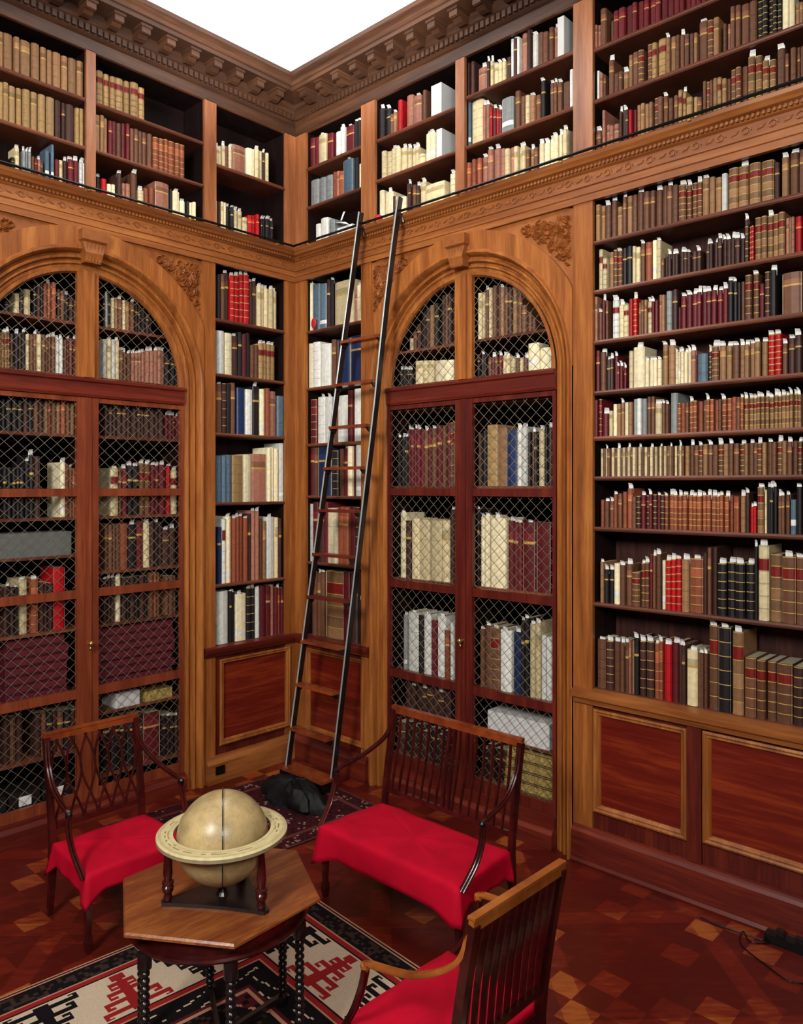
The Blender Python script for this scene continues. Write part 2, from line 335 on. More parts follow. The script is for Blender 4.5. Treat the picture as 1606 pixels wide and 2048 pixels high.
def arch_cabinet(side, label):
    T = SIDE[side]; root = thing('arched_cabinet', T(UC, -.15, 0), label, 'cabinet', 'arched wire-fronted oak cabinets')
    # casing moulding
    prof = [(.838, -.10), (.84, -.05), (.862, -.045), (.872, -.03), (.884, -.03), (.892, -.05), (.902, -.05), (.912, -.012), (.93, -.008), (.938, -.028), (.948, -.028), (.958, .02), (.972, .036), (.986, .036), (.992, .018), (1.0, .018)]
    q = MB(T); lines = []
    for r, w in prof:
        pts = [(UC-r, .0)]+arc(r)+[(UC+r, .0)]
        lines.append([(u, w, z) for u, z in pts])
    q.loft(lines, closed=False, cap=False); q.build('arch_moulding', W_V, root, smooth=True, flat_angle=35)
    q = MB(T); n = 64; inn = []; out = []; sp = []
    for k in range(n+1):
        a = PI*(1-k/n); ca, sa = math.cos(a), math.sin(a)
        ro = min(1.14, 1/max(abs(ca), 1e-6)); inn.append((UC+ca, ZS+sa)); out.append((UC+ro*ca, ZS+ro*sa))
        rr = min(1/max(abs(ca), 1e-6), 1.118/max(sa, 1e-6)); sp.append((UC+max(rr, 1.0)*ca, ZS+max(rr, 1.0)*sa))
    q.loft([[(u, -.02, z) for u, z in inn], [(u, .018, z) for u, z in inn], [(u, .018, z) for u, z in out], [(u, -.02, z) for u, z in out]], closed=False, cap=False)
    q.build('archivolt', W_V, root)
    q = MB(T); q.loft([[(u, -.014, z) for u, z in inn], [(u, -.014, z) for u, z in sp], [(u, -.04, z) for u, z in sp]], closed=False, cap=False); q.build('spandrel_panel', W_CA, root)
    # foliage carving in both spandrels
    for sg in (-1, 1):
        q = MB(T); rnd = random.Random(5 if sg > 0 else 9); nrm = (0, 1, 0) if side == 'left' else (1, 0, 0); cnt = 0
        for _ in range(900):
            du = rnd.uniform(.32, .965); z = rnd.uniform(3.95, 4.5); rr = math.hypot(du, z-ZS)
            if rr < 1.175 or cnt > 75: continue
            cnt += 1; u = UC+sg*du; k = rnd.random(); a = rnd.uniform(0, 2*PI)
            lim = min(rr-1.155, .975-du, 4.52-z)
            if k < .3:
                R_ = min(.05, max(.018, lim)); sgn = rnd.choice((-1, 1))
                q.sweep([T2(T, u+R_*(1-t/7)*math.cos(a+sgn*t), -.006, z+R_*(1-t/7)*math.sin(a+sgn*t)) for t in [i*.5 for i in range(12)]], .007, .009, nrm) if False else q.loft([[(u+(R_*(1-t/7)+d)*math.cos(a+sgn*t), w_, z+(R_*(1-t/7)+d)*math.sin(a+sgn*t)) for d, w_ in ((-.007, -.014), (0, .006), (.007, -.014))] for t in [i*.5 for i in range(12)]])
            else:
                L = min(.075, max(.03, lim*1.6)); wd = L*.28; ca, sa = math.cos(a), math.sin(a); rings = []
                for i in range(6):
                    t = i/5; x = (t-.5)*L; y0 = wd*math.sin(PI*min(.97, t*.9+.06)); bend = .3*L*(t-.5)**2
                    P = lambda yy, w_: (u+x*ca-(yy+bend)*sa, w_, z+x*sa+(yy+bend)*ca)
                    rings.append([P(-y0, -.014), P(-y0*.4, .004), P(0, -.004), P(y0*.4, .004), P(y0, -.014)])
                q.loft(rings)
        q.build('leaf_carving', W_CA, root)
    # keystone
    q = MB(T)
    q.loft([[(UC-.062, -.02, 4.31), (UC-.062, .05, 4.31), (UC+.062, .05, 4.31), (UC+.062, -.02, 4.31)], [(UC-.07, -.02, 4.38), (UC-.07, .075, 4.38), (UC+.07, .075, 4.38), (UC+.07, -.02, 4.38)],
            [(UC-.085, -.02, 4.46), (UC-.085, .065, 4.46), (UC+.085, .065, 4.46), (UC+.085, -.02, 4.46)], [(UC-.10, -.02, 4.475), (UC-.10, .085, 4.475), (UC+.10, .085, 4.475), (UC+.10, -.02, 4.475)], [(UC-.10, -.02, 4.553), (UC-.10, .085, 4.553), (UC+.10, .085, 4.553), (UC+.10, -.02, 4.553)]])
    for k in range(5):
        q.loft([[(UC-.05+k*.025-.009, .05, 4.32), (UC-.05+k*.025, .062, 4.32), (UC-.05+k*.025+.009, .05, 4.32)], [(UC-.06+k*.03-.01, .065, 4.455), (UC-.06+k*.03, .082, 4.455), (UC-.06+k*.03+.01, .065, 4.455)]])
    q.build('keystone', W_CA, root)
    # transom: curved sash, mullion, rail
    q = MB(T); q.loft([[(u, w, z) for u, z in arc(r)] for r, w in ((.838, -.03), (.812, -.03), (.80, -.05), (.80, -.075), (.838, -.075))], closed=False, cap=False)
    q.box((UC-.085, -.07, ZS-.0), (UC-.02, -.03, 4.25)); q.box((UC+.02, -.07, ZS), (UC+.085, -.03, 4.25)); q.box((UC-.04, -.07, ZS-.0), (UC+.04, -.008, 4.26))
    q.build('transom_sash', W_V, root)
    q = MB(T); hp = [(-.075, 3.29), (-.03, 3.29), (-.02, 3.31), (-.02, 3.40), (-.005, 3.41), (-.005, 3.43), (-.02, 3.44), (-.075, 3.44)]
    q.loft([[(u, w, z) for w, z in hp] for u in (UC-.838, UC+.838)]); q.build('transom_rail', W_RH, root)
    wire_panel(T, UC-.80, UC-.08, ZS, 4.26, -.06, root, .81); wire_panel(T, UC+.08, UC+.80, ZS, 4.26, -.06, root, .81)
    # doors
    zb = .24 if side == 'left' else .31
    rails = [(2.52, 2.58), (1.735, 1.80), (.965, 1.035)]
    for sg in (-1, 1):
        q = MB(T); lo, hi = (UC-.836, UC-.004) if sg < 0 else (UC+.004, UC+.836)
        a, b_ = (UC-.81, UC-.085) if sg < 0 else (UC+.085, UC+.81)
        for x0, x1 in ((lo, a), (b_, hi)): q.box((x0, -.075, zb-.08), (x1, -.035, 3.285))
        for z0_, z1_ in rails+[(zb-.08, zb), (3.25, 3.285)]: q.box((a, -.072, z0_), (b_, -.042, z1_))
        dr = q.build('door', W_RV if side == 'right' else W_MV, root)
        zz = [zb]+sum([[r0, r1] for r0, r1 in rails[::-1]], [])+[3.25]
        for i in range(0, len(zz), 2): wire_panel(T, a, b_, zz[i], zz[i+1], -.062, dr)
        if sg < 0:
            k = MB(T); cu = UC+.012 if side == 'right' else UC+.02
    k = MB(T); cu = UC
    k.loft([[(cu+r*math.cos(t), w, 1.385+r*math.sin(t)) for t in [i*PI/5 for i in range(10)]] for w, r in ((-.036, .02), (-.028, .02), (-.024, .009), (.0, .009), (.006, .018), (.02, .022), (.032, .016), (.036, .004))])
    k.loft([[(cu-.006, .004, 1.36), (cu+.006, .004, 1.36), (cu+.006, .014, 1.36), (cu-.006, .014, 1.36)], [(cu-.012, .004, 1.335), (cu+.012, .004, 1.335), (cu+.012, .012, 1.335), (cu-.012, .012, 1.335)]])
    k.build('door_knob', BRASS, dr, smooth=True)
    q = MB(T); q.box((UC-.022, -.045, zb-.08), (UC+.022, -.022, 3.285)); q.build('astragal', W_MV if side == 'left' else W_RV, dr)
    # carcass
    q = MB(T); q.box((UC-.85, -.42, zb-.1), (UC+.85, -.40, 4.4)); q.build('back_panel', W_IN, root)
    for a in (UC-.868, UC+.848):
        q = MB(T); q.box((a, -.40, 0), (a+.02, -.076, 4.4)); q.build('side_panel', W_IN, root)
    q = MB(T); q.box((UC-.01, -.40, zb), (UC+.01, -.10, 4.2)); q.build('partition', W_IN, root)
    SH = dict(right=([.3, .66, 1.02, 1.81, 2.6, 3.26, 3.46, 3.755], [.3, .66, 1.02, 1.81, 2.6, 3.26, 3.46, 3.755]), left=([.3, .80, 1.0, 1.5, 1.92, 2.36, 3.0, 3.46, 3.87], [.2, .56, 1.0, 1.5, 2.07, 2.36, 3.0, 3.46, 3.87]))[side]
    for hi, (x0, x1) in enumerate(((UC-.848, UC-.01), (UC+.01, UC+.848))):
        for z in SH[hi]:
            if z > ZS: 
                hw = math.sqrt(max(0, .87**2-(z-ZS)**2)); y0, y1 = (max(x0, UC-hw), x1) if hi == 0 else (x0, min(x1, UC+hw))
            else: y0, y1 = x0, x1
            q = MB(T); q.box((y0, -.40, z-.022), (y1, -.105, z)); q.build('shelf', W_SH, root)
    q = MB(T); q.box((UC-.838, -.075, .0), (UC+.838, -.012, zb-.082)); q.loft([[(u, w, z) for w, z in ((-.012, 0), (.02, 0), (.02, .11), (.0, .14), (-.012, .14))] for u in (UC-.836, UC+.836)])
    q.build('plinth', W_RH, root)
    return root
arch_cabinet('left', 'arched oak cabinet with wire-grille doors at left, behind the armchair')
arch_cabinet('right', 'arched oak cabinet with wire-grille doors on right wall, behind the settee')

# ------------------------------------------------------------------ books
BK = '''
UR4 5.600 3181,23,173,p 3204,22,166,p 3238,47,260,b 3296,23,162,b 3328,40,211,m 3373,52,211,m 3424,49,209,m 3466,35,206,m 3505,43,203,m 3545,37,197,m 3586,45,202,m 3626,36,195,m 3668,46,195,m 3712,42,197,m 3752,37,197,m 3786,32,191,m 3821,37,192,m 3858,36,194,m 3893,35,194,m 3927,33,193,m 3964,41,189,m 4001,33,184,m 4038,31,188,b 4076,44,186,b 4116,37,184,b 4155,40,179,b 4191,32,178,b 4223,34,179,b 4256,32,177,b 4288,32,173,b 4320,33,174,b 4353,32,174,b 4385,33,173,b 4416,29,171,b 4445,30,165,b 4480,40,163,b
UR4 5.245 3194,18,211,w 3218,26,180,p 3242,21,165,b 3288,40,251,b* 3329,38,147,b 3363,29,142,b 3397,38,132,t* 3430,27,234,t 3467,42,237,b 3509,43,230,B 3566,37,253,B 3601,33,245,Y 3651,58,254,Y 3696,27,239,t* 3727,35,237,t 3759,23,231,b 3785,29,225,b* 3815,32,218,b 3851,27,204,b 3876,22,198,t 3917,58,261,b* 3967,39,241,B 4004,36,241,t 4057,21,181,b 4077,19,178,p 4102,28,268,b 4132,32,265,b 4174,49,256,b 4221,43,254,b 4258,29,240,K 4289,33,232,K 4319,27,221,K 4345,25,214,K 4370,24,207,K 4401,37,208,c 4437,33,193,c 4467,24,135,t 4489,21,130,t
UR4 4.875 3194,41,170,b* 3238,23,294,p 3266,27,190,p 3297,32,170,p 3333,40,168,p 3365,20,243,d* 3387,25,248,d* 3411,21,239,d* 3436,26,229,r 3462,25,227,m 3489,26,249,t 3517,30,250,t 3546,29,238,t 3574,26,240,t 3611,31,255,B 3643,33,246,b 3675,31,244,b* 3711,30,217,b 3740,28,228,b 3771,27,250,Y 3796,24,235,Y* 3833,40,179,y 3871,26,172,y 3899,30,156,b 3928,22,250,b 3950,22,240,B 3970,19,243,b 3995,27,243,t 4022,27,237,Y 4050,28,221,t 4074,21,217,b 4104,32,258,B 4136,33,257,B 4169,34,257,b 4210,42,295,T* 4253,38,284,T 4292,37,241,T* 4331,37,233,T 4379,45,275,b* 4413,21,232,b 4445,33,256,b 4472,17,251,b 4490,20,252,b
R4 4.277 3197,34,255,t 3229,31,243,t 3265,41,237,b* 3311,40,257,b* 3353,39,205,t 3391,29,261,b* 3425,38,260,t 3467,35,254,b 3506,43,261,b* 3549,43,254,b 3588,35,252,b 3627,43,248,b* 3667,34,266,b 3702,36,257,b* 3741,42,248,b 3788,50,237,B* 3830,31,228,B* 3863,33,234,B 3896,33,229,B* 3934,41,243,t* 3973,37,240,t 4012,40,228,t 4052,35,236,w 4104,60,257,T 4164,58,250,T* 4228,65,253,T 4298,73,251,T 4354,30,219,d 4401,38,233,t* 4446,48,252,b* 4486,28,258,b
R4 3.940 3213,32,285,V 3250,36,214,V 3291,37,250,t 3328,31,256,B 3361,35,245,B* 3395,31,252,k 3430,39,257,k 3464,25,250,v 3492,32,239,v 3525,30,256,b* 3564,43,255,o 3602,31,262,c 3633,31,253,v* 3661,21,133,b 3681,21,136,d 3706,25,148,d* 3730,23,146,d* 3753,23,143,d* 3781,27,151,d* 3807,26,144,d* 3832,23,137,d* 3861,31,138,d 3891,28,137,d* 3948,24,164,d* 3972,24,160,d* 3996,24,167,d* 4025,27,182,d* 4050,24,175,d* 4075,27,169,d* 4101,24,170,d* 4129,31,162,d* 4157,25,156,d* 4185,23,264,D* 4204,12,215,R 4217,14,217,R 4245,40,263,T 4282,33,261,T 4315,33,256,T* 4347,32,257,T 4381,36,259,T 4410,19,219,p 4427,15,219,t 4443,18,216,p 4471,36,213,r
R4 3.594 3182,25,308,p 3212,30,200,b* 3242,24,275,m* 3263,19,270,b 3324,49,263,W* 3369,34,224,v* 3406,36,220,V 3440,28,251,r 3469,29,252,R* 3497,24,220,t 3522,26,229,b 3545,20,228,t 3572,30,215,V* 3597,18,209,m* 3618,25,212,m 3643,20,245,p 3665,24,241,t 3698,38,261,g 3735,36,265,d 3766,17,147,m 3794,35,213,m* 3830,37,215,m* 3866,34,215,m* 3897,28,219,m* 3927,32,217,m* 3958,30,214,m* 3990,33,215,m* 4021,31,213,m* 4052,31,218,m* 4087,30,258,k* 4114,24,252,k* 4137,20,238,k 4158,22,241,b 4191,40,274,B 4232,35,277,B* 4266,28,209,m 4297,31,277,D 4333,38,275,k* 4434,110,245,b
R4 3.248 3191,31,283,m 3230,43,269,b* 3269,31,216,d* 3297,25,218,d* 3324,24,234,m* 3348,19,162,m* 3368,23,159,m* 3389,19,148,m* 3434,31,254,v 3495,81,271,c* 3554,28,175,c* 3583,30,178,c* 3610,24,176,c* 3636,28,174,c* 3675,34,265,t* 3715,44,256,t* 3749,20,212,c* 3767,17,207,c* 3787,22,211,c* 3810,23,202,c* 3833,23,203,c* 3862,32,204,p* 3914,65,180,s 3960,20,192,D* 3994,46,217,B* 4040,41,213,t* 4078,35,209,t* 4117,40,208,b* 4155,30,204,t* 4185,30,202,t* 4214,30,208,t* 4245,32,212,t* 4285,34,209,t* 4323,38,246,R* 4363,37,245,R* 4398,29,182,b* 4433,36,209,d* 4470,38,222,d*
R4 2.937 3184,28,255,m 3210,24,261,M 3247,45,158,m* 3286,28,175,v 3319,30,217,c 3349,29,216,t 3375,24,224,t* 3403,31,224,c 3434,31,223,t 3467,30,240,g 3497,32,241,w 3530,34,238,g 3563,26,248,b 3590,26,248,b 3628,47,199,v* 3665,23,199,b* 3687,22,192,b* 3726,50,260,g 3765,23,194,O 3791,30,192,o 3817,22,192,b 3842,27,200,O* 3871,30,200,O 3902,32,193,o 3930,24,198,b 3953,23,201,O* 3977,25,201,O 4003,25,195,o 4026,21,197,b 4051,29,197,O* 4079,29,200,O 4108,29,205,o 4135,24,201,b 4157,20,200,O* 4182,25,192,T* 4208,28,194,T* 4233,20,190,T* 4253,22,195,T* 4276,23,195,T* 4299,24,195,T* 4324,26,189,T* 4348,23,197,T* 4370,20,191,T* 4393,26,195,T* 4415,20,192,T* 4436,20,197,T* 4458,24,197,T* 4480,19,192,T*
R4 2.665 3218,19,191,v 3239,22,192,b 3258,16,192,v* 3278,24,190,b 3301,22,194,v 3323,21,190,b 3345,23,192,v* 3367,22,189,b 3388,20,193,v 3407,17,190,b 3425,19,197,v* 3443,18,194,b 3463,21,192,v 3483,20,194,b 3502,19,195,v* 3521,17,192,b 3540,22,190,v 3559,16,190,b 3578,22,193,v* 3596,15,190,b 3611,15,190,v 3627,17,191,b 3643,16,192,v* 3660,17,195,b 3676,15,192,v 3691,16,195,b 3707,14,191,v* 3723,18,190,b 3740,16,192,v 3758,20,192,b 3776,17,192,v* 3793,16,190,b 3817,29,190,t 3845,26,195,b* 3873,31,191,b 3902,26,194,B* 3931,31,197,t 3962,30,193,b* 3994,34,190,b 4028,34,194,B* 4060,31,194,t 4090,28,195,b* 4121,34,194,b 4154,32,191,B* 4181,23,192,t 4207,28,194,b* 4234,25,195,b 4260,28,192,B* 4286,25,194,t 4313,29,196,b* 4341,26,195,b 4369,31,198,B* 4398,26,199,t 4425,29,192,b* 4453,27,197,b 4477,22,195,B*
R4 2.320 3228,27,186,o 3261,34,178,b* 3294,32,178,b* 3328,28,226,o* 3356,30,229,b 3387,31,242,o 3424,39,264,o* 3461,31,210,b 3495,31,216,D 3526,31,221,m* 3554,25,220,D 3579,26,226,m* 3606,27,227,D 3630,23,221,m* 3656,28,225,D 3684,24,220,O* 3714,36,226,O* 3746,29,222,O* 3774,27,220,O* 3804,34,226,O* 3836,30,223,O* 3866,30,220,O* 3897,33,219,O* 3926,25,223,O* 3953,29,225,O* 3984,32,222,O* 4013,26,219,O* 4037,23,226,O* 4064,30,220,O* 4091,21,224,o 4111,17,216,o 4130,21,215,o 4158,30,221,t* 4186,23,240,d* 4210,21,156,r* 4230,20,161,r* 4261,38,275,T* 4289,13,259,v 4306,19,275,k* 4326,21,272,k* 4347,22,277,k* 4370,20,223,b* 4389,18,226,b* 4410,23,230,b* 4440,32,201,s 4473,31,275,k*
R4 1.803 3228,27,278,t* 3260,31,229,k* 3292,33,228,k* 3335,43,274,c 3379,39,267,b* 3420,43,276,b* 3472,57,227,B 3520,32,290,B* 3551,30,297,B* 3579,20,348,m 3600,23,343,b* 3630,33,355,b* 3661,24,316,c 3693,37,322,R* 3729,33,329,R* 3763,36,337,R* 3808,50,333,t* 3877,85,343,O* 3934,24,383,d 3960,25,414,b 3988,30,420,d 4036,55,324,K* 4089,49,332,K* 4145,59,331,K* 4202,50,333,K* 4238,18,437,k* 4280,62,446,V* 4345,65,397,T 4419,78,388,B* 4481,44,388,B*
R4 1.215 3218,65,335,b* 3281,54,333,D* 3332,43,334,b* 3371,31,333,b* 3403,32,337,b* 3431,19,361,p 3449,18,351,t 3478,36,380,k* 3520,43,365,D* 3569,54,369,D* 3614,33,363,O* 3645,28,381,O* 3688,53,365,r* 3739,46,382,m* 3776,23,373,d* 3798,23,375,d* 3848,70,351,v* 3895,21,339,b* 3915,20,343,b* 3936,21,342,b* 3980,62,521,B* 4053,80,521,K* 4131,67,502,T* 4204,67,358,B 4266,53,353,B 4321,53,350,B 4393,87,348,B 4469,61,342,D
L1 4.080 834,42,398,k 791,43,409,b 743,52,433,d* 691,45,423,R* 638,61,431,R* 587,42,451,R* 537,58,454,R* 483,40,401,d* 441,44,418,d* 394,42,379,v* 350,46,387,v* 302,50,377,v* 254,48,377,v* 205,49,367,v*
L1 3.595 810,78,388,w 729,76,379,c 654,67,365,d* 595,43,409,k 552,44,395,m 508,43,412,k 463,39,304,b 423,41,310,b 370,56,333,Y* 321,43,344,Y* 276,47,338,Y* 228,50,339,Y*
L1 3.070 820,59,439,b* 764,45,450,D 718,47,447,k 671,48,464,b 593,88,426,n 505,79,417,w 421,81,455,k* 347,60,436,c 290,44,450,o 226,77,425,p 126,108,389,s
L1 2.455 822,53,414,s 774,44,418,s 722,61,426,s 628,118,423,y 524,83,434,c 390,177,443,p 278,38,504,c 236,46,510,c 188,50,500,c 122,72,553,w
L1 1.730 823,45,503,n 777,39,576,W 725,56,596,c* 671,40,579,o* 633,37,590,o* 592,45,597,o* 547,46,578,o* 501,38,615,d 457,43,643,p* 411,48,638,p* 363,40,562,b 326,36,541,t 255,92,578,w* 185,40,571,v 148,34,560,d
L1 1.190 786,118,470,w 709,28,464,k* 676,38,451,k* 590,123,426,c* 497,54,473,K* 450,40,472,K* 401,49,459,w* 342,60,475,m 285,55,464,m 233,40,478,p 191,37,448,m 155,35,439,o* 117,39,439,m 83,30,448,o*
R1 4.070 149,44,468,c* 230,105,447,s 334,103,427,s 414,46,453,d 459,45,441,k* 616,257,408,v 775,52,303,p 840,67,327,c*
R1 3.530 161,67,427,c 254,108,430,w 381,146,397,w 496,55,422,b 618,173,417,n 789,169,422,n
R1 3.000 215,87,422,M 318,109,438,w* 420,96,429,w* 507,49,400,b 608,142,428,w 713,58,465,m 811,124,475,w
R1 2.510 188,63,465,m 243,46,454,b 367,191,464,n 509,82,418,K 583,54,432,b 644,69,434,m* 712,57,451,c 762,42,460,m 831,85,466,w*
R1 1.885 157,58,546,w 237,74,563,m 306,64,561,d* 368,61,567,m 468,127,510,c 577,80,525,o 654,75,520,o 729,64,531,m 788,53,525,D 850,56,495,k
R1 1.190 215,58,592,b* 273,58,592,b* 330,55,604,b* 491,252,621,T 666,87,625,m 762,78,619,d* 842,72,389,k*
UL3 5.590 2966,44,228,t 2922,45,234,t 2870,58,239,t 2812,58,243,t 2758,50,246,t 2706,55,255,t 2662,25,263,t 2613,68,274,t 2556,39,268,t 2494,74,270,t 2423,58,277,t 2365,44,272,t 2319,40,272,t 2263,62,278,t 2203,50,276,t 2144,62,282,t 2082,54,287,t
UL3 5.215 2961,56,241,y 2912,42,246,y 2865,51,251,y 2816,46,264,y 2764,59,270,y 2706,56,278,y 2661,27,280,y 2629,37,289,y 2583,52,284,y 2535,37,285,y 2487,53,289,y 2432,50,291,y 2377,54,292,y 2314,64,295,y 2254,53,299,d 2211,28,295,d 2160,65,301,d 2104,33,294,y 2069,37,302,y
UL3 4.875 2903,31,106,d 2870,36,108,v 2838,29,112,b 2807,32,112,d 2775,33,115,v 2742,32,118,b 2713,26,119,d 2585,26,100,k 2553,34,185,v* 2504,20,178,g* 2484,19,180,g* 2464,20,180,g* 2441,20,154,b 2419,23,149,m 2397,22,143,p* 2375,22,142,b 2332,33,234,s 2293,24,292,s 2261,31,188,m 2231,30,192,v 2199,28,198,d* 2160,44,217,m* 2118,40,220,m* 2081,26,220,w* 2056,24,219,w*
UL2 5.590 1922,56,279,Y 1867,45,272,Y 1818,44,271,Y 1759,68,281,Y 1699,45,279,Y 1636,68,288,Y 1570,58,276,Y
UL2 5.220 1951,43,284,t 1913,33,293,t 1880,34,287,t 1841,34,277,m 1804,39,288,m 1764,41,288,b 1726,36,299,m 1692,31,305,m 1656,35,279,b 1619,39,287,b 1582,36,283,b 1543,42,288,b 1500,43,287,b 1448,54,275,O 1394,54,281,O 1346,42,295,O 1295,60,295,O 1241,48,294,O 1191,53,300,O
UL2 4.875 1944,33,148,k* 1893,44,146,r 1850,38,118,c 1816,30,125,c 1768,39,226,d* 1729,34,160,p 1690,43,168,p 1639,54,264,b* 1581,54,143,v* 1524,50,181,o 1476,46,198,o 1384,128,265,p 1302,26,233,k 1252,68,227,c* 1189,50,161,c* 1145,28,170,k 1115,31,170,c 1084,31,179,c
UL1 5.445 849,31,154,v* 817,33,167,v* 779,36,199,v* 744,33,201,b 708,40,211,v* 606,143,253,p 484,88,262,c 412,49,285,v* 365,31,282,v 334,32,275,d* 302,31,279,v
UL1 4.875 854,29,255,c 826,27,255,d 799,26,258,v 770,31,260,c 733,37,237,k* 696,37,236,k* 650,47,222,v* 606,40,225,v* 553,58,178,v 497,46,213,r 452,43,227,r 412,37,242,r 360,25,220,k* 333,28,227,k* 302,35,232,k* 270,29,235,k* 240,31,231,k*
UR1 5.620 189,64,287,m 249,57,278,m 337,101,277,v* 434,80,258,m 541,73,242,w 608,51,263,w* 697,116,247,m* 787,49,255,k* 832,41,251,k*
UR1 5.250 228,113,250,g 324,79,250,g 412,97,246,g 491,44,256,o 537,48,249,p 589,57,231,o 689,132,309,s* 786,47,303,k 837,46,235,c
UR1 4.875 269,69,198,w 361,104,232,w 463,72,195,g
UR2 5.610 1120,61,266,k* 1180,59,256,k* 1238,41,181,b 1278,39,185,t* 1331,53,273,r 1444,73,275,p 1523,84,248,p* 1597,42,270,b
UR2 5.260 1137,56,246,v 1196,61,229,v 1257,47,231,v* 1310,58,216,v* 1377,62,203,v* 1431,46,189,v* 1480,44,173,v* 1523,41,169,v* 1578,62,90,v 1640,54,245,c* 1698,61,232,c*
UR2 4.875 1117,56,293,c 1198,95,261,c* 1265,30,206,d 1298,36,194,v 1355,69,181,c 1413,32,279,b 1445,32,264,d* 1481,40,251,b 1522,42,232,d* 1578,62,252,v* 1718,210,198,v 1909,68,227,c* 1972,51,333,p
UR3 5.650 2055,36,283,d 2095,43,282,d 2197,83,195,p* 2264,25,214,d* 2290,28,211,v* 2332,47,171,v* 2373,36,164,v* 2408,34,161,v* 2447,36,182,d 2483,29,303,w 2513,32,294,d* 2542,25,290,w 2584,53,329,p 2634,37,316,d* 2679,46,262,w* 2727,43,260,b 2772,47,241,b 2823,39,251,b 2858,31,243,p*
UR3 5.260 2053,52,375,s 2144,113,352,v* 2219,30,285,p* 2250,33,281,p* 2283,25,248,r 2312,32,233,m* 2340,24,218,r 2367,31,203,m* 2443,109,262,g 2525,48,290,b 2575,41,233,b 2615,39,227,v 2659,49,209,t* 2704,41,201,b 2747,37,289,k* 2829,33,239,b* 2858,25,235,b* 2889,37,226,b* 2942,61,212,b 2991,32,276,w
UR3 4.875 2072,48,262,o 2118,44,280,o 2162,45,280,o 2221,54,272,p* 2279,55,308,p* 2338,63,299,p* 2395,44,282,p 2439,44,265,v 2479,36,267,p 2517,39,260,v 2555,29,242,v* 2587,34,245,v* 2623,30,205,b 2655,34,203,t* 2689,34,204,b 2736,43,218,c* 2779,43,212,c* 2823,39,230,c* 2862,40,234,c* 2897,28,234,c* 2933,37,258,v* 2997,27,224,d
RA 3.755 1366,44,111,v 1409,42,164,b 1453,46,219,d 1508,55,344,k 1562,53,340,d 1612,45,353,t 1657,45,363,k 1723,44,420,d 1764,37,419,b 1804,44,416,d 1848,44,426,b 2104,41,373,v 2141,34,373,v 2176,34,387,b* 2209,32,397,v 2247,36,409,b 2288,46,398,d 2328,34,377,t* 2361,31,377,b 2398,43,368,d 2440,39,347,t* 2479,40,330,b 2530,46,208,b 2572,37,154,b 2606,33,107,b
RA 3.460 1245,36,151,k* 1286,47,148,k* 1332,43,142,k* 1374,41,135,k* 1455,84,202,v 1530,67,197,v 1597,68,188,v 1688,104,182,c 1789,99,172,c 1859,31,136,m 2099,32,182,k 2129,29,182,d* 2157,28,178,k 2196,41,149,b 2236,40,146,m* 2272,32,146,b 2304,32,151,m* 2340,32,147,v* 2377,42,142,v* 2422,40,123,v 2459,34,117,b* 2493,33,114,v 2528,38,108,b* 2610,98,208,c 2706,93,164,c
RA 3.260 1456,41,80,w 1503,52,79,v 1547,37,80,k 1589,47,80,w 1636,48,79,v 1683,46,80,k 1725,38,82,w 1767,46,79,v 2096,46,81,d 2149,60,79,w 2203,50,80,k 2255,54,80,d 2306,46,80,w 2352,46,80,k 2400,51,78,d 2453,54,81,w 2503,45,81,k 2551,53,78,d 2599,43,80,w 2644,47,80,k 2690,46,81,d 2733,39,79,w
RA 2.600 1242,32,423,k* 1279,41,422,k* 1319,40,426,k* 1358,29,487,m* 1391,36,484,m* 1423,28,491,m* 1457,40,482,m* 1503,43,470,m 1546,45,467,b* 1590,42,479,m 1634,47,480,b* 1693,50,503,m 1739,42,497,b 1781,43,519,m 1824,33,520,B 1857,34,529,B 2110,35,418,d 2148,39,437,k 2221,100,480,y 2314,86,456,t 2407,92,428,n 2481,49,442,w* 2532,52,448,w* 2574,25,407,k 2601,29,405,b* 2631,30,405,k 2677,55,422,v* 2724,28,438,k 2755,35,431,d*
RA 1.810 1274,71,560,c* 1346,65,493,d 1430,90,515,v 1531,113,511,v 1648,113,506,v 1745,82,506,v 1819,44,598,d* 1861,39,593,d* 2096,26,610,k* 2133,41,545,c* 2179,51,559,c* 2286,151,545,c* 2399,57,525,m* 2451,47,518,m* 2493,39,513,m* 2572,110,519,m* 2694,124,519,m
RA 1.020 1307,42,471,g* 1393,122,502,w* 1484,52,487,k 1553,78,503,w* 1622,50,461,m 1699,90,503,w* 1772,49,397,o 1822,42,472,w 2133,41,453,b* 2180,52,483,b* 2256,91,481,B* 2359,108,471,w* 2456,78,468,n* 2515,32,567,k* 2551,39,585,k* 2604,50,550,v* 2650,43,565,v* 2696,41,477,w 2740,48,469,w
RA 0.660 1328,70,80,d* 1393,60,82,d* 1457,69,85,d* 1518,52,93,d* 1580,72,96,d* 1645,58,101,d* 1707,65,104,d* 1774,70,108,d*
RA 0.300 1248,93,79,d 1327,64,80,k 1400,83,81,d 1474,64,81,k 1546,80,79,d 1629,88,80,k 1709,72,81,d 1775,60,78,k 1838,64,80,d 2154,61,80,k 2215,61,82,d 2283,73,80,k 2355,71,81,d 2422,63,81,k
LA 3.870 2582,39,82,k 2518,37,152,v 2482,31,148,k 2440,47,197,v 2386,21,238,k 2363,25,244,d 2340,20,260,k 2311,33,266,o 2280,30,272,O* 2248,33,284,o 2209,25,241,d 2180,33,232,b 2145,38,212,k* 2108,35,190,d 2077,29,175,b 1848,20,267,k 1827,22,270,w* 1802,29,273,k 1770,28,252,v 1740,32,259,t 1707,35,253,b* 1675,29,249,v 1643,36,245,t 1607,34,248,b* 1572,27,237,k 1544,29,216,d 1510,39,196,k 1472,37,168,d 1439,28,141,k
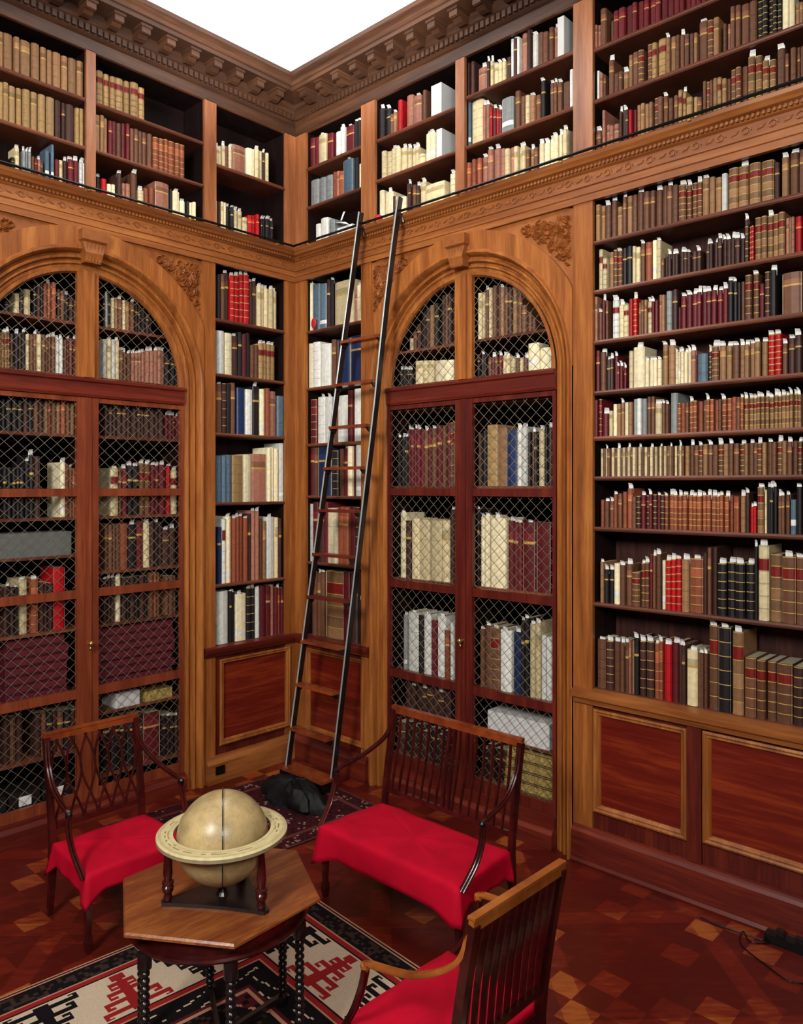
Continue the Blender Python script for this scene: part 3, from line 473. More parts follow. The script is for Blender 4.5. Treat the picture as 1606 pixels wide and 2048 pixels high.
LA 3.460 2613,16,267,T* 2596,17,266,T* 2577,22,273,T* 2550,25,261,d 2522,31,264,k* 2494,26,278,d 2467,26,286,k* 2438,24,275,v 2413,26,276,b 2387,26,285,b* 2359,32,282,v 2326,33,285,b 2297,20,268,b* 2276,21,276,b* 2251,30,280,b* 2218,31,272,w* 2189,26,280,w* 2161,22,268,b 2138,23,283,m* 2112,30,288,b 2083,27,287,m* 1842,32,317,w 1807,38,317,v* 1772,31,323,w 1740,33,321,v* 1702,37,251,b* 1669,30,235,b* 1638,30,228,b* 1602,33,236,p* 1570,30,242,p* 1539,32,248,p* 1506,34,257,p* 1471,37,270,p* 1434,35,276,p* 1400,34,281,p* 1366,33,292,p* 1328,43,289,p* 1280,48,267,k 1236,39,261,k 1196,42,245,k
LA 3.000 2607,28,235,k 2572,41,235,k 2532,38,239,k 2493,40,236,k 2453,35,253,d 2415,42,255,k 2376,35,248,b 2341,35,255,d 2307,26,256,t 2279,31,252,o 2246,35,261,b 2212,32,258,t 2176,39,268,o 2140,33,275,b 2106,35,269,t 1829,41,266,d 1792,34,267,d 1758,34,262,d 1719,44,271,d 1678,38,270,d 1636,45,270,d 1590,47,262,d 1549,35,271,d 1514,35,272,d 1473,48,269,d 1426,46,266,d 1383,40,268,d 1338,51,270,d 1289,29,207,m* 1257,36,206,m* 1220,38,208,m* 1183,35,202,m*
LA 2.360 2600,30,379,k 2569,31,376,k 2539,28,373,k 2512,25,379,k 2485,29,379,k 2448,31,426,k* 2411,39,474,k* 2368,46,464,d 2179,43,422,c* 2143,23,412,o 2121,21,392,b* 2095,30,378,o 1761,68,386,V* 1706,35,392,b 1667,42,385,m* 1619,48,410,k* 1567,54,407,k* 1512,46,432,B* 1466,47,427,B* 1419,40,419,m* 1377,44,413,m* 1328,55,421,m* 1273,44,414,r* 1215,63,375,V*
LA 1.920 1834,33,377,b 1798,38,366,b 1765,27,367,b 1736,31,369,b 1679,73,374,o 1599,71,363,k* 1531,59,392,m 1470,56,374,v* 1421,35,378,d 1387,34,376,k* 1347,45,373,d 1288,66,307,d* 1226,59,318,d*
LA 1.500 2601,28,364,d 2574,26,367,k* 2547,28,357,d 2522,23,355,k* 2467,60,406,v* 2388,57,406,O* 2338,34,373,d 2305,30,363,d 2274,33,360,d 2204,93,475,r 1832,36,351,d* 1800,27,358,d* 1771,31,360,d* 1726,43,363,c* 1680,38,350,d 1644,34,347,k 1604,46,350,d 1559,45,353,k 1516,41,347,d 1479,32,347,k 1439,42,371,b 1402,31,369,o 1369,34,368,b 1295,36,332,b 1255,43,316,b 1218,32,325,b
LA 0.560 2591,47,351,d 2544,48,340,b 2495,49,342,d 2365,48,329,d 2323,37,329,b 2282,44,333,k 2240,40,316,d 2195,52,309,b 2143,51,311,k 2099,38,297,d 2057,48,300,b
LA 0.300 1818,63,461,k 1751,71,458,k 1683,65,437,k 1618,66,427,k 1547,74,423,k 1422,160,394,m 1314,43,346,k 1273,38,331,d* 1232,42,325,k 1195,33,322,d*
'''
PAL = dict(b=(106, 68, 48), t=(150, 110, 74), k=(30, 26, 27), d=(66, 40, 34), m=(98, 26, 32), r=(172, 16, 24), v=(216, 198, 154), c=(240, 226, 186), w=(222, 222, 214),
           g=(142, 146, 146), s=(84, 106, 122), n=(26, 44, 84), o=(142, 74, 48), p=(164, 108, 88), y=(164, 130, 84))
NAME = dict(b='brown leather', t='tan', k='black', d='dark brown', m='maroon', r='bright red', v='vellum-coloured', c='cream', w='pale grey', g='grey', s='slate blue', n='navy blue', o='rust-orange', p='pinkish brown', y='yellowish tan')
def cmul(c, f): return (min(1, c[0]*f), min(1, c[1]*f), min(1, c[2]*f), 1)
GOLD = srgb(196, 160, 84); PAGE = srgb(222, 210, 180); WHT = srgb(238, 238, 234)
def book_geo(mb, pages, mark, u, th, z, h, w0, dep, code, star, rnd, full):
    L = code.lower(); c = srgb(*PAL[L]); v = rnd.uniform(.78, 1.22); c = cmul(c, v); style = code.isupper()
    t = th-.0035 if th > .024 else th*.86; a, b_ = u-t/2, u+t/2
    bd = .0025 if full else 0
    # spine compartments
    segs = []
    if style and L not in 'r':
        n = 6; hh = h/n
        for i in range(n):
            z0_ = z+i*hh; cc = c
            if i == 4: cc = srgb(120, 24, 20) if L in 'btyvw' else cmul(c, 1.6)
            elif L == 't' and i % 2: cc = cmul(c, .62)
            segs.append((z0_, z0_+hh-.007, cc, 0)); segs.append((z0_+hh-.007, z0_+hh-.002, GOLD if L in 'tbodmk' else cmul(c, .7), .002)); segs.append((z0_+hh-.002, z0_+hh, cmul(c, .6), 0))
    elif style:
        n = 7; hh = h/n
        for i in range(n): segs.append((z+i*hh, z+(i+1)*hh-.006, c, 0)); segs.append((z+(i+1)*hh-.006, z+(i+1)*hh, GOLD, .001))
    else:
        k = rnd.random()
        if L in 'wgcs' and k < .8:
            segs = [(z, z+.06, c, 0), (z+.06, z+.085, c, 0), (z+.085, z+h, c, 0)]
            if k < .35 and h > .2: segs[1] = (z+.05, z+.085, WHT, .0005); segs[0] = (z, z+.05, c, 0)
        elif k < .5: segs = [(z, z+h*.68, c, 0), (z+h*.68, z+h*.72, GOLD, .0005), (z+h*.72, z+h*.84, cmul(c, .6 if sum(c[:3]) > .5 else 1.7), .0005), (z+h*.84, z+h, c, 0)]
        else:
            segs = []; n = rnd.choice((3, 5)); hh = h/n
            for i in range(n): segs.append((z+i*hh, z+(i+1)*hh-.004, c, 0)); segs.append((z+(i+1)*hh-.004, z+(i+1)*hh, cmul(c, .62), .001))
    rd = min(.016, t*.36)
    def sec(zz, rs):
        return [(a, w0-rd, zz), (a+t*.14, w0-rd*.35+rs, zz), (u, w0+rs, zz), (b_-t*.14, w0-rd*.35+rs, zz), (b_, w0-rd, zz)]
    for z0_, z1_, cc, rs in segs:
        mb.loft([sec(z0_, rs), sec(z1_, rs)], closed=False, cap=False, col=cc)
    if full:
        # boards
        for x0, x1 in ((a, a+bd), (b_-bd, b_)):
            mb.box((x0, w0-dep, z), (x1, w0-rd, z+h), c)
        for zz in (z+.001, z+h-.0035): mb.F([mb.P(*p) for p in sec(zz+.002, 0)], cmul(c, .7))
        pages.box((a+bd, w0-dep+.004, z+.003), (b_-bd, w0-rd*.8, z+h-.005), cmul(PAGE, rnd.uniform(.6, 1)))
    else:
        i = [mb.P(a, w0-dep, z), mb.P(a, w0-rd, z), mb.P(b_, w0-rd, z), mb.P(b_, w0-dep, z), mb.P(a, w0-dep, z+h), mb.P(a, w0-rd, z+h), mb.P(b_, w0-rd, z+h), mb.P(b_, w0-dep, z+h)]
        for q_ in ((0, 1, 5, 4), (2, 3, 7, 6), (3, 0, 4, 7)): mb.F([i[k] for k in q_], c)
        mb.F([mb.P(*p) for p in sec(z+h, 0)], cmul(c, .7)); mb.F([i[4], i[5], i[6], i[7]], cmul(PAGE, .8))
    if star:
        mw = min(.02, t*.46); x = u+rnd.uniform(-.1, .1)*t; hh = rnd.uniform(.02, .042); ln = rnd.uniform(-.012, .012); w1 = w0-rd-.012
        for wo in (0,):
            mark.loft([[(x-mw, w1, z+h-.03), (x+mw, w1, z+h-.03), (x+mw, w1+.0006, z+h-.03), (x-mw, w1+.0006, z+h-.03)],
                       [(x-mw+ln*.4, w1+.004, z+h+hh*.6), (x+mw+ln*.4, w1+.004, z+h+hh*.5), (x+mw+ln*.4, w1+.0046, z+h+hh*.5), (x-mw+ln*.4, w1+.0046, z+h+hh*.6)],
                       [(x-mw*.8+ln, w1+.016, z+h+hh), (x+mw*.9+ln, w1+.016, z+h+hh*.9), (x+mw*.9+ln, w1+.0166, z+h+hh*.9), (x-mw*.8+ln, w1+.0166, z+h+hh)]], col=WHT)
BAYN = dict(UR4='top right wall bookcase', R4='lower right-hand bookcase', L1='tall bookcase left of corner', R1='bookcase behind the ladder', UL3='upper far-left bookcase', UL2='upper middle-left bookcase',
            UL1='upper bookcase left of corner', UR1='upper bookcase right of corner', UR2='upper bookcase right of ladder', UR3='third upper right-wall bookcase', RA='right grilled cabinet', LA='left grilled cabinet')
ORD = ['', 'first', 'second', 'third', 'fourth', 'fifth', 'sixth', 'seventh', 'eighth', 'ninth', 'tenth']
def nth(n):
    if n <= 10: return ORD[n]
    s = 'th' if 10 <= n % 100 <= 20 else {1: 'st', 2: 'nd', 3: 'rd'}.get(n % 10, 'th')
    return '%d%s' % (n, s)
allb = []; rows = {}
for ln in BK.strip().splitlines():
    p = ln.split(); bay, z = p[0], float(p[1]); z = 4.875 if abs(z-4.89) < .001 else z
    rows.setdefault(bay, []).append(z)
    its = [q_.split(',') for q_ in p[2:]]
    for i, (u, t, h, c) in enumerate(its):
        allb.append(dict(bay=bay, z=z, u=int(u)/1000, t=int(t)/1000, h=int(h)/1000, c=c[0], star=c.endswith('*'), i=i+1, n=len(its)))
fw = (math.cos(math.radians(42.923)), math.sin(math.radians(42.923)))
for bk in allb:
    if bk['bay'] == 'RA' and bk['z'] == 3.26: bk['h'] = .165
    if bk['bay'] == 'RA' and bk['z'] in (.3, .66): bk['h'] = .26+.03*math.sin(bk['u']*40)
    right = 'R' in bk['bay']; p = (TR if right else TL)(bk['u'], 0, 0)
    dx, dy = p[0]-CAM[0], p[1]-CAM[1]; D = dx*fw[0]+dy*fw[1]
    cosv = (dx if right else dy)/math.hypot(dx, dy)
    X = (dx*fw[1]-dy*fw[0])/D
    bk['area'] = bk['t']*bk['h']*cosv/D**2*(.55 if bk['bay'] in ('RA', 'LA') else 1) if abs(X) < .512 else 0
order = sorted(range(len(allb)), key=lambda k: -allb[k]['area'])
for r_, k in enumerate(order): allb[k]['ind'] = r_ < 300
stuff = MB(); rnd = random.Random(3)
for bk in allb:
    bay = bk['bay']; side = 'right' if 'R' in bay else 'left'; T = SIDE[side]
    zr = sorted(rows[bay], reverse=True); rowi = zr.index(bk['z'])+1
    w0 = (-.125 if bay in ('RA', 'LA') else -.032)-rnd.uniform(0, .026); dep = min(.25, max(.11, bk['h']*.72))
    if bk['ind']:
        L = bk['c'].lower(); same = [x for x in allb if x['bay'] == bay and x['z'] == bk['z'] and x['c'].lower() == L]
        size = 'tall ' if bk['h'] > .45 else ('small ' if bk['h'] < .17 else ('thick ' if bk['t'] > .06 else ''))
        rw = nth(rowi)+' row down'
        if rowi == len(zr): rw = 'bottom row'
        elif rowi == 1: rw = 'top row'
        if len(same) == 1: lab = 'the only %s book, %s, %s' % (NAME[L], rw, BAYN[bay])
        else: lab = '%s%s book, %s from left, %s, %s' % (size, NAME[L], nth(bk['i']), rw, BAYN[bay])
        if len(lab.split()) > 16: lab = lab.replace(' row down', ' row')
        base = T(bk['u'], w0, bk['z'])
        o = thing('book', base, lab, 'book', 'books on %s of %s' % (rw, BAYN[bay]))
        mb = MB(T); pg = MB(T); mk = MB(T)
        book_geo(mb, pg, mk, bk['u'], bk['t'], bk['z'], bk['h'], w0, dep, bk['c'], bk['star'], rnd, True)
        mb.build('cover', BOOK, o, recalc=False); pg.build('page_block', BOOK, o)
        if bk['star']: mk.build('paper_marker', BOOK, o)
    else:
        tm = MB(T); book_geo(tm, tm, tm, bk['u'], bk['t'], bk['z'], bk['h'], w0, dep, bk['c'], bk['star'], rnd, False)
        o_ = len(stuff.v); stuff.v += tm.v; stuff.f += [[k+o_ for k in f] for f in tm.f]; stuff.c += tm.c; stuff.m += tm.m
o = stuff.build('books', BOOK, recalc=False)
tag(o, 'the many smaller leather and cloth books filling the shelves, many with white paper slips', 'books', 'smaller books on the shelves', 'stuff')

# boxes and flat volumes
def flat(side, name, u0, u1, z0, z1, w0, w1, mat, label, cat, group=None, band=None):
    T = SIDE[side]; o = thing(name, T((u0+u1)/2, (w0+w1)/2, z0), label, cat, group)
    q = MB(T); e = .004
    q.loft([[(u0+e, w0, z), (u1-e, w0, z), (u1, w0-e, z), (u1, w1, z), (u0, w1, z), (u0, w0-e, z)] for z in (z0, z1)])
    q.build('body', mat, o)
    if band == 'label':
        q = MB(T); um = (u0+u1)/2; hw = min(.045, (u1-u0)*.3); q.box((um-hw, w0-.002, z0+(z1-z0)*.25), (um+hw, w0+.0012, z0+(z1-z0)*.75)); q.build('paper_label', PAPER, o)
    if band == 'rim':
        q = MB(T); q.box((u0+.004, w0-.002, z0+.003), (u1-.004, w0+.002, z0+.007)); q.box((u0+.004, w0-.002, z1-.007), (u1-.004, w0+.002, z1-.003)); q.build('cover_edge', W_IN, o)
    return o
GREYB = plain('grey_card', (98, 102, 98), .7, 0, .06, 8); MARB = plain('maroon_board', (92, 20, 34), .6, 0, .2, 12); BLB = plain('black_board', (22, 18, 18), .5, 0, .2, 12); GOLDB = plain('gilt_board', (176, 150, 84), .5, 0, .5, 40)
flat('right', 'storage_box', 1.69, 1.80, 5.61, 5.868, -.035, -.30, BOXW, 'large pale grey box on top shelf, upper bookcase right of ladder', 'box', 'grey boxes in the upper bookcase')
flat('right', 'storage_box', 1.745, 1.805, 5.26, 5.495, -.035, -.30, BOXW, 'large pale grey box on middle shelf, upper bookcase right of ladder', 'box', 'grey boxes in the upper bookcase')
flat('right', 'storage_box', 2.88, 2.935, 5.65, 5.94, -.035, -.30, BOXW, 'tall pale grey box at right end of top shelf, above right arch', 'box')
PN = ['bottom', 'second from bottom', 'third from bottom', 'fourth from bottom', 'fifth from bottom', 'second from top', 'topmost']
for hi, (x0, x1) in enumerate(((1.22, 1.94), (2.14, 2.62))):
    for k in range(7):
        j = random.Random(k+hi*9).uniform(0, .03)
        flat('left', 'portfolio', x0+j, x1-j, 1.0+k*.066, 1.0+k*.066+.064, -.115-j*.5, -.36, MARB, 'flat maroon portfolio, %s of the %s stack in left grilled cabinet' % (PN[k], ('right', 'left')[hi]), 'portfolio', 'maroon portfolios stacked in the left cabinet', 'rim')
flat('left', 'storage_box', 2.12, 2.80, 2.07, 2.25, -.12, -.36, GREYB, 'long grey-green box lying flat, left door of left grilled cabinet', 'box')
flat('left', 'storage_box', 1.55, 1.76, .80, .915, -.12, -.36, BOXW, 'small white box on short shelf low in the left grilled cabinet', 'box', None, None)
flat('left', 'storage_box', 1.25, 1.50, .80, .885, -.12, -.36, GOLDB, 'gilt patterned flat box on small shelf of left grilled cabinet', 'box')
for k, (x0, x1) in enumerate(((2.36, 2.58), (2.12, 2.34), (2.60, 2.82))):
    flat('left', 'storage_box', x0, x1, .2, .34, -.115, -.36, BLB, 'black box with white label, %s on floor of left grilled cabinet' % ('middle one', 'rightmost', 'leftmost')[k], 'box', 'labelled black boxes at the cabinet floor', 'label')
flat('right', 'storage_box', 2.20, 2.76, .66, .85, -.12, -.36, BOXW, 'long white box behind wire door, right of the settee', 'box')
for k in range(4):
    flat('right', 'flat_volume', 2.36+.01*k, 2.79, .3+k*.078, .3+k*.078+.074, -.115, -.36, GOLDB, 'thick gilt flat volume, %s of stack low in right grilled cabinet' % ('bottom', 'second from bottom', 'third from bottom', 'top')[k], 'book', 'gilt flat volumes', 'rim')
# ------------------------------------------------------------------ rolling ladder
lr = thing('library_ladder', (-.38, -.66, 0), 'tall dark wooden library ladder with highlight strips on its rails leaning on right bookcases', 'ladder')
LB = [Vector((-.42, -.40, .08)), Vector((-.346, -.914, .08))]; LT = [Vector((-.15, -1.06, 4.94)), Vector((-.15, -1.517, 4.955))]
def lp(i, t): return LB[i].lerp(LT[i], t)
for i in range(2):
    q = MB(); pts = [lp(i, t/12) for t in range(13)]
    if i == 1: pts = [p+Vector((-.05*math.sin(PI*max(0, (k-8)/4))*.3, 0, 0)) for k, p in enumerate(pts)]
    q.sweep(pts, .013, .022, (1, 0, 0)); q.build('ladder_rail', W_DK, lr)
    q = MB(); q.sweep([p+Vector((-.027, -.002, 0)) for p in pts], .008, .006, (1, 0, 0), 6); q.build('highlight_strip', RAIL_GLINT, lr)  # strip added as a painted glint down each rail
for y in (678, 762, 845, 925, 1008, 1095, 1180, 1270, 1357, 1447):
    t = (1535-y)/1110; a, b_ = lp(0, t), lp(1, t); b_ = Vector((b_.x, b_.y, a.z))
    q = MB(); q.box((a.x-.055, b_.y+.01, a.z-.012), (a.x+.035, a.y-.01, a.z+.012)); q.build('rung', W_CT if y > 1200 or y < 950 else W_RH, lr)
    q = MB()
    for yy in (a.y-.028, b_.y+.012): q.loft([[(a.x-.05, yy, a.z-.013), (a.x-.05, yy+.016, a.z-.013), (a.x+.03, yy+.016, a.z-.013), (a.x+.03, yy, a.z-.013)], [(a.x-.01, yy, a.z-.05), (a.x-.01, yy+.016, a.z-.05), (a.x+.01, yy+.016, a.z-.05), (a.x+.01, yy, a.z-.05)]])
    q.build('rung_bracket', BLK, lr)
q = MB(); q.box((-.50, -.95, .105), (-.33, -.37, .128)); q.build('foot_board', W_CT, lr)
q = MB(); q.box((-.49, -.94, .03), (-.34, -.38, .104)); q.build('wheel_housing', BLK, lr)
for y in (-.44, -.88):
    q = MB(); q.loft([[(-.42+.042*math.cos(t), y+d, .042+.042*math.sin(t)) for t in [k*PI/8 for k in range(16)]] for d in (-.015, .015)]); q.build('wheel', BLK, lr)
for side, ln_ in (('right', 'dark metal ladder rail along the ledge of the right wall'), ('left', 'dark metal ladder rail along the ledge of the left wall')):
    T = SIDE[side]; rl = thing('ledge_rail', T(2.6, .12, 4.85), ln_, 'rail', 'ladder rails on the ledge')
    q = MB(T); q.sweep([(.125, .125, 4.855), (5.4, .125, 4.855)], .011, .011, (0, 0, 1), 8); q.build('bar', BLK, rl)
    u = .3
    while u < 5.4:
        q = MB(T); q.box((u-.01, .10, 4.83), (u+.01, .122, 4.852)); q.build('bracket', BRASS, rl); u += .9
for i in range(2):
    q = MB(); p = lp(i, .965); q.sweep([p+Vector((.0, 0, 0)), p+Vector((.02, 0, .05)), p+Vector((.06, 0, .05)), p+Vector((.07, 0, -.01))], .008, .008, (0, 1, 0), 6); q.build('hook', BLK, lr)

# ------------------------------------------------------------------ rugs
def rug(name, cx, cy, rz, nx, ny, cell, colf, label, z=.004, th=.006):
    q = MB(); ca, sa = math.cos(rz), math.sin(rz)
    def W(x, y, zz): return (cx+x*ca-y*sa, cy+x*sa+y*ca, zz)
    idx = {}
    for i in range(nx+1):
        for j in range(ny+1): idx[i, j] = q.P(*W(i*cell, -j*cell, z+th))
    for i in range(nx):
        for j in range(ny): q.F([idx[i, j], idx[i, j+1], idx[i+1, j+1], idx[i+1, j]], colf(i, j))
    lo = [q.P(*W(x, y, .001)) for x, y in ((0, 0), (nx*cell, 0), (nx*cell, -ny*cell), (0, -ny*cell))]
    hi = [idx[0, 0], idx[nx, 0], idx[nx, ny], idx[0, ny]]
    dk = srgb(40, 26, 24)
    for k in range(4): q.F([lo[k], lo[(k+1) % 4], hi[(k+1) % 4], hi[k]], dk)
    q.F(lo, dk)
    o = q.build(name, RUGM, None, base=(cx, cy, 0), recalc=False)
    tag(o, label, 'rug'); return o
RUGM = colmat('woven_wool', .9, .25, 260, .1)
rk, rcm, rrd, rtn, rmr, rbr = srgb(22, 17, 19), srgb(206, 186, 160), srgb(150, 34, 34), srgb(190, 136, 108), srgb(84, 26, 32), srgb(60, 44, 38)
def comb(x, y):          # stepped hooked triangle, y 0..33 from its tip
    row, yy = int(y//7), y % 7; w = 3.5+row*3.2; x = abs(x)
    return x < 1.6+row*.5 or (yy < 2.2 and x <= w) or (w-1.7 < x <= w and yy < 5.4) or (4 <= yy < 5.4 and w-4 < x <= w)
nrand = random.Random(11); NZ = {}
def nz(i, j, s=1):
    k = (i//s, j//s, s)
    if k not in NZ: NZ[k] = random.Random(hash((i//s)*7919+(j//s)*104729+s)).random()
    return NZ[k]
NX, NY = 208, 300; CELL = .0105
def kilim(i, j):
    dR, dT, dL = NX-1-i, j, i
    d = min(dR, dT, dL); al = j if (dR <= dT or dL <= dT) and min(dR, dL) <= dT else i
    if d < 1: return rtn
    if d < 2: return rk
    if d < 3: return rtn
    if d < 14: return (rbr if nz(i, j, 2) > .62 else rk) if d > 3 else rk
    if d < 15: return rtn
    if d < 18: return rrd
    if d < 19: return rk
    if d < 53:
        a = al % 36; b_ = d-19
        if 1 <= b_ < 33 and a < 34:
            up = (al//36) % 2 == 0
            if comb(a-17, b_ if up else 33-b_): return rrd if up else rk
        return rcm
    if d < 54: return rk
    if d < 57: return rrd
    if d < 58: return rtn
    if d < 62: return rk
    if d < 72: return rcm if (al//4+d) % 7 == 0 and nz(i, j, 2) > .4 else rk
    if d < 74: return rmr
    if d < 76: return rtn
    # field
    x, y = i-NX/2, j-150; r = abs(x)*1.1+abs(y)*.7
    if int(r) % 34 < 2: return rtn if nz(i, j, 3) > .5 else rmr
    if int(r) % 34 < 16: return rmr if (i//3+j//3) % 3 else rk
    return rk if nz(i, j, 2) > .12 else rbr
ca5 = math.radians(-5)
rug('kilim_rug', -1.548-NX*CELL*math.cos(ca5), -1.83-NX*CELL*math.sin(ca5), ca5, NX, NY, CELL, kilim, 'patterned kilim rug with cream hooked border under the globe table')
def corner_rug(i, j):
    d = min(i, j, 95-i, 67-j)
    if d < 1: return srgb(90, 50, 44)
    if d in (7, 8): return srgb(96, 50, 46)
    n = nz(i, j, 1)
    if nz(i, j, 4) > .5 and n > .86: return srgb(150, 116, 110)
    return srgb(70, 22, 26) if n > .5 else srgb(44, 16, 20)
rug('corner_rug', -1.98, -.14, math.radians(-5), 96, 68, .0185, corner_rug, 'dark maroon patterned rug in the room corner by the ladder foot')
# black crumpled cloth
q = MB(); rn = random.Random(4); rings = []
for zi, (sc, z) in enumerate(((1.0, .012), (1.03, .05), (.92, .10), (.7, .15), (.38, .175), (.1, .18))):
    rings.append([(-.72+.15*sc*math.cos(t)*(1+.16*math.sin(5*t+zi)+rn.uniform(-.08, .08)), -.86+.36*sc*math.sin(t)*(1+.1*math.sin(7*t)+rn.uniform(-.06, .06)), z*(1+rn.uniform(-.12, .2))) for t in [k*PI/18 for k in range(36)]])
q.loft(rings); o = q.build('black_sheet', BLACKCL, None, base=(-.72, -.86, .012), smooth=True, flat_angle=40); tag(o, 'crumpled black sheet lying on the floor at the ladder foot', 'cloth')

# ------------------------------------------------------------------ seats
def LOC(ox, oy, rz):
    ca, sa = math.cos(rz), math.sin(rz)
    return lambda x, y, z: (ox+x*ca-y*sa, oy+x*sa+y*ca, z)
def bez(p, n=14):
    out = []; P = [p[0]]+list(p)+[p[-1]]
    for k in range(1, len(P)-2):
        for i in range(n):
            t = i/n; a, b_, c, d = [Vector(v) for v in P[k-1:k+3]]
            out.append(.5*((2*b_)+(c-a)*t+(2*a-5*b_+4*c-d)*t*t+(3*b_-a-3*c+d)*t**3))
    out.append(Vector(p[-1])); return out
def seat(name, ox, oy, rz, wb, wf, dep, panels, nsl, label, cat, group, style='cross', slw=.009, light=False, wc=None, hems=(.15, .2, .22, .12), cl_label=''):
    T = LOC(ox, oy, rz); root = thing(name, T(0, dep/2, 0), label, cat, group); up3 = lambda x, y, z: Vector(T(x, y, z))
    wc = wc or wb; sd = tuple(Vector(T(1, 0, 0))-Vector(T(0, 0, 0)))
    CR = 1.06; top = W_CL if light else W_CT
    zs = .43
    def backp(x, z):   # point on the raked back surface, x scaled between seat and crest width
        t = (z-zs)/(CR-zs); return (x*((1-t)*wb+t*wc)/wb, -.01-.10*t**1.3, z)
    for s in (-1, 1):
        q = MB(); pts = [T(s*wb/2, -.05, 0), T(s*wb/2, -.02, .2), T(s*wb/2, -.005, zs-.03)]+[T(*backp(s*wb/2, zs+(CR-zs)*k/6)) for k in range(7)]
        q.sweep(pts, [.014, .017, .02]+[.019]*7, [.014, .018, .022]+[.017]*7, sd); q.build('back_leg', W_CH, root)
        q = MB(); q.sweep([T(s*(wf/2-.02), dep-.03, zs-.02), T(s*(wf/2-.02), dep-.03, .09)], [.022, .013], [.022, .013], sd); q.sweep([T(s*(wf/2-.02), dep-.03, .095), T(s*(wf/2-.02), dep-.03, .06), T(s*(wf/2-.02), dep-.03, 0)], [.017, .02, .013], [.017, .02, .013], sd)
        q.build('front_leg', W_CH, root)
    q = MB(); a, b_ = backp(-wb/2-.015, CR), backp(wb/2+.015, CR)
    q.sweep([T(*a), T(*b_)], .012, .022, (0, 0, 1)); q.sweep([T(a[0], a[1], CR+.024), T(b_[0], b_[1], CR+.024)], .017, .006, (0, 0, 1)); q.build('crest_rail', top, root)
    q = MB(); a, b_ = backp(-wb/2, .54), backp(wb/2, .54); q.sweep([T(*a), T(*b_)], .010, .016, (0, 0, 1)); q.build('lower_back_rail', W_CH, root)
    npan = panels; pw = wb/npan
    for k in range(1, npan):
        for d in (-.022, .022):
            x = -wb/2+k*pw+d; q = MB(); q.sweep([T(*backp(x, .54)), T(*backp(x, .78)), T(*backp(x, CR-.02))], .013, .009, sd); q.build('back_post', W_CH, root)
    for k in range(npan):
        x0 = -wb/2+k*pw+.035; x1 = x0+pw-.07
        if npan == 1: x0, x1 = -wb/2+.02, wb/2-.02
        for j in range(nsl):
            xc = x0+(x1-x0)*(j+.5)/nsl; am = (x1-x0)/nsl*.42
            for sg in ((-1, 1) if style == 'cross' else (1,)):
                am = (x1-x0)/nsl*.5 if style == 'cross' else .009
                q = MB(); q.sweep([T(*[v+(.004*sg if i_ == 1 else 0) for i_, v in enumerate(backp(xc+sg*am*math.cos(1.5*PI*t/14*1.0+.2), .545+(CR-.02-.545)*t/14))]) for t in range(15)], .0075 if style == 'cross' else slw, .005, sd)
                q.build('back_splat', W_CH, root)
    # arms
    el = wf/2+.032
    for s in (-1, 1):
        bp = backp(s*wb/2, 1.03)
        cv = bez([up3(bp[0], bp[1]+.01, 1.03), up3(s*(wb/2+.012), -.04, .90), up3(s*(el-.02), .12, .805), up3(s*el, .34, .76)])
        q = MB(); n = len(cv)
        for d in (-1, 1):
            q.sweep([p+Vector(sd)*d*.0085 for p in cv], .0085, .011, (0, 0, 1), 6)
        q.sweep([cv[-2], up3(s*el, .365, .752), up3(s*el, .375, .727)], .017, .013, (0, 0, 1), 6)
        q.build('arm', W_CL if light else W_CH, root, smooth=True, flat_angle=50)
        cv = bez([up3(s*el, .365, .74), up3(s*(el+.006), .38, .66), up3(s*(el-.0), .43, .55), up3(s*(wf/2+.014), dep-.01, .43)])
        q = MB(); n = len(cv)
        for d in (-1, 1): q.sweep([p+Vector(sd)*d*.009 for p in cv], .009, .012, (0, 1, .2), 6)
        q.build('arm_support', W_CH, root, smooth=True, flat_angle=50)
        q = MB(); p = up3(s*el, .368, .772); q.loft([[(p.x+r*math.cos(t), p.y+r*math.sin(t), p.z-.02+z) for t in [k*PI/4 for k in range(8)]] for z, r in ((-.03, .012), (-.015, .02), (0, .02), (.008, .008))]); q.build('arm_knuckle', BLK if not light else W_CL, root)
    q = MB(); q.loft([[T(-wb/2+.01, 0, z), T(wb/2-.01, 0, z), T(wf/2-.012, dep-.02, z), T(-wf/2+.012, dep-.02, z)] for z in (.36, .425)]); q.build('seat_frame', W_CH, root)
    # cloth
    q = MB(); rn = random.Random(int(ox*100)); per = []; K = 26
    cor = [(-wb/2-.008, .012), (wb/2+.008, .012), (wf/2+.004, dep+.004), (-wf/2-.004, dep+.004)]
    for k in range(4):
        a, b_ = cor[k], cor[(k+1) % 4]
        for i in range(K): per.append((a[0]+(b_[0]-a[0])*i/K, a[1]+(b_[1]-a[1])*i/K, k, i/K))
    cx_, cy_ = 0, dep/2; zt = .452; rings = []
    for s_, zz in ((.02, zt+.01), (.3, zt+.009), (.6, zt+.008), (.85, zt+.006), (.97, zt+.002), (1.0, zt-.006)):
        rings.append([T(cx_+(x-cx_)*s_, cy_+(y-cy_)*s_, zz+.0022*math.sin(23*x*s_+9*y)+.0018*math.sin(31*y*s_-14*x)+rn.uniform(-.0008, .0008)) for x, y, k, t in per])
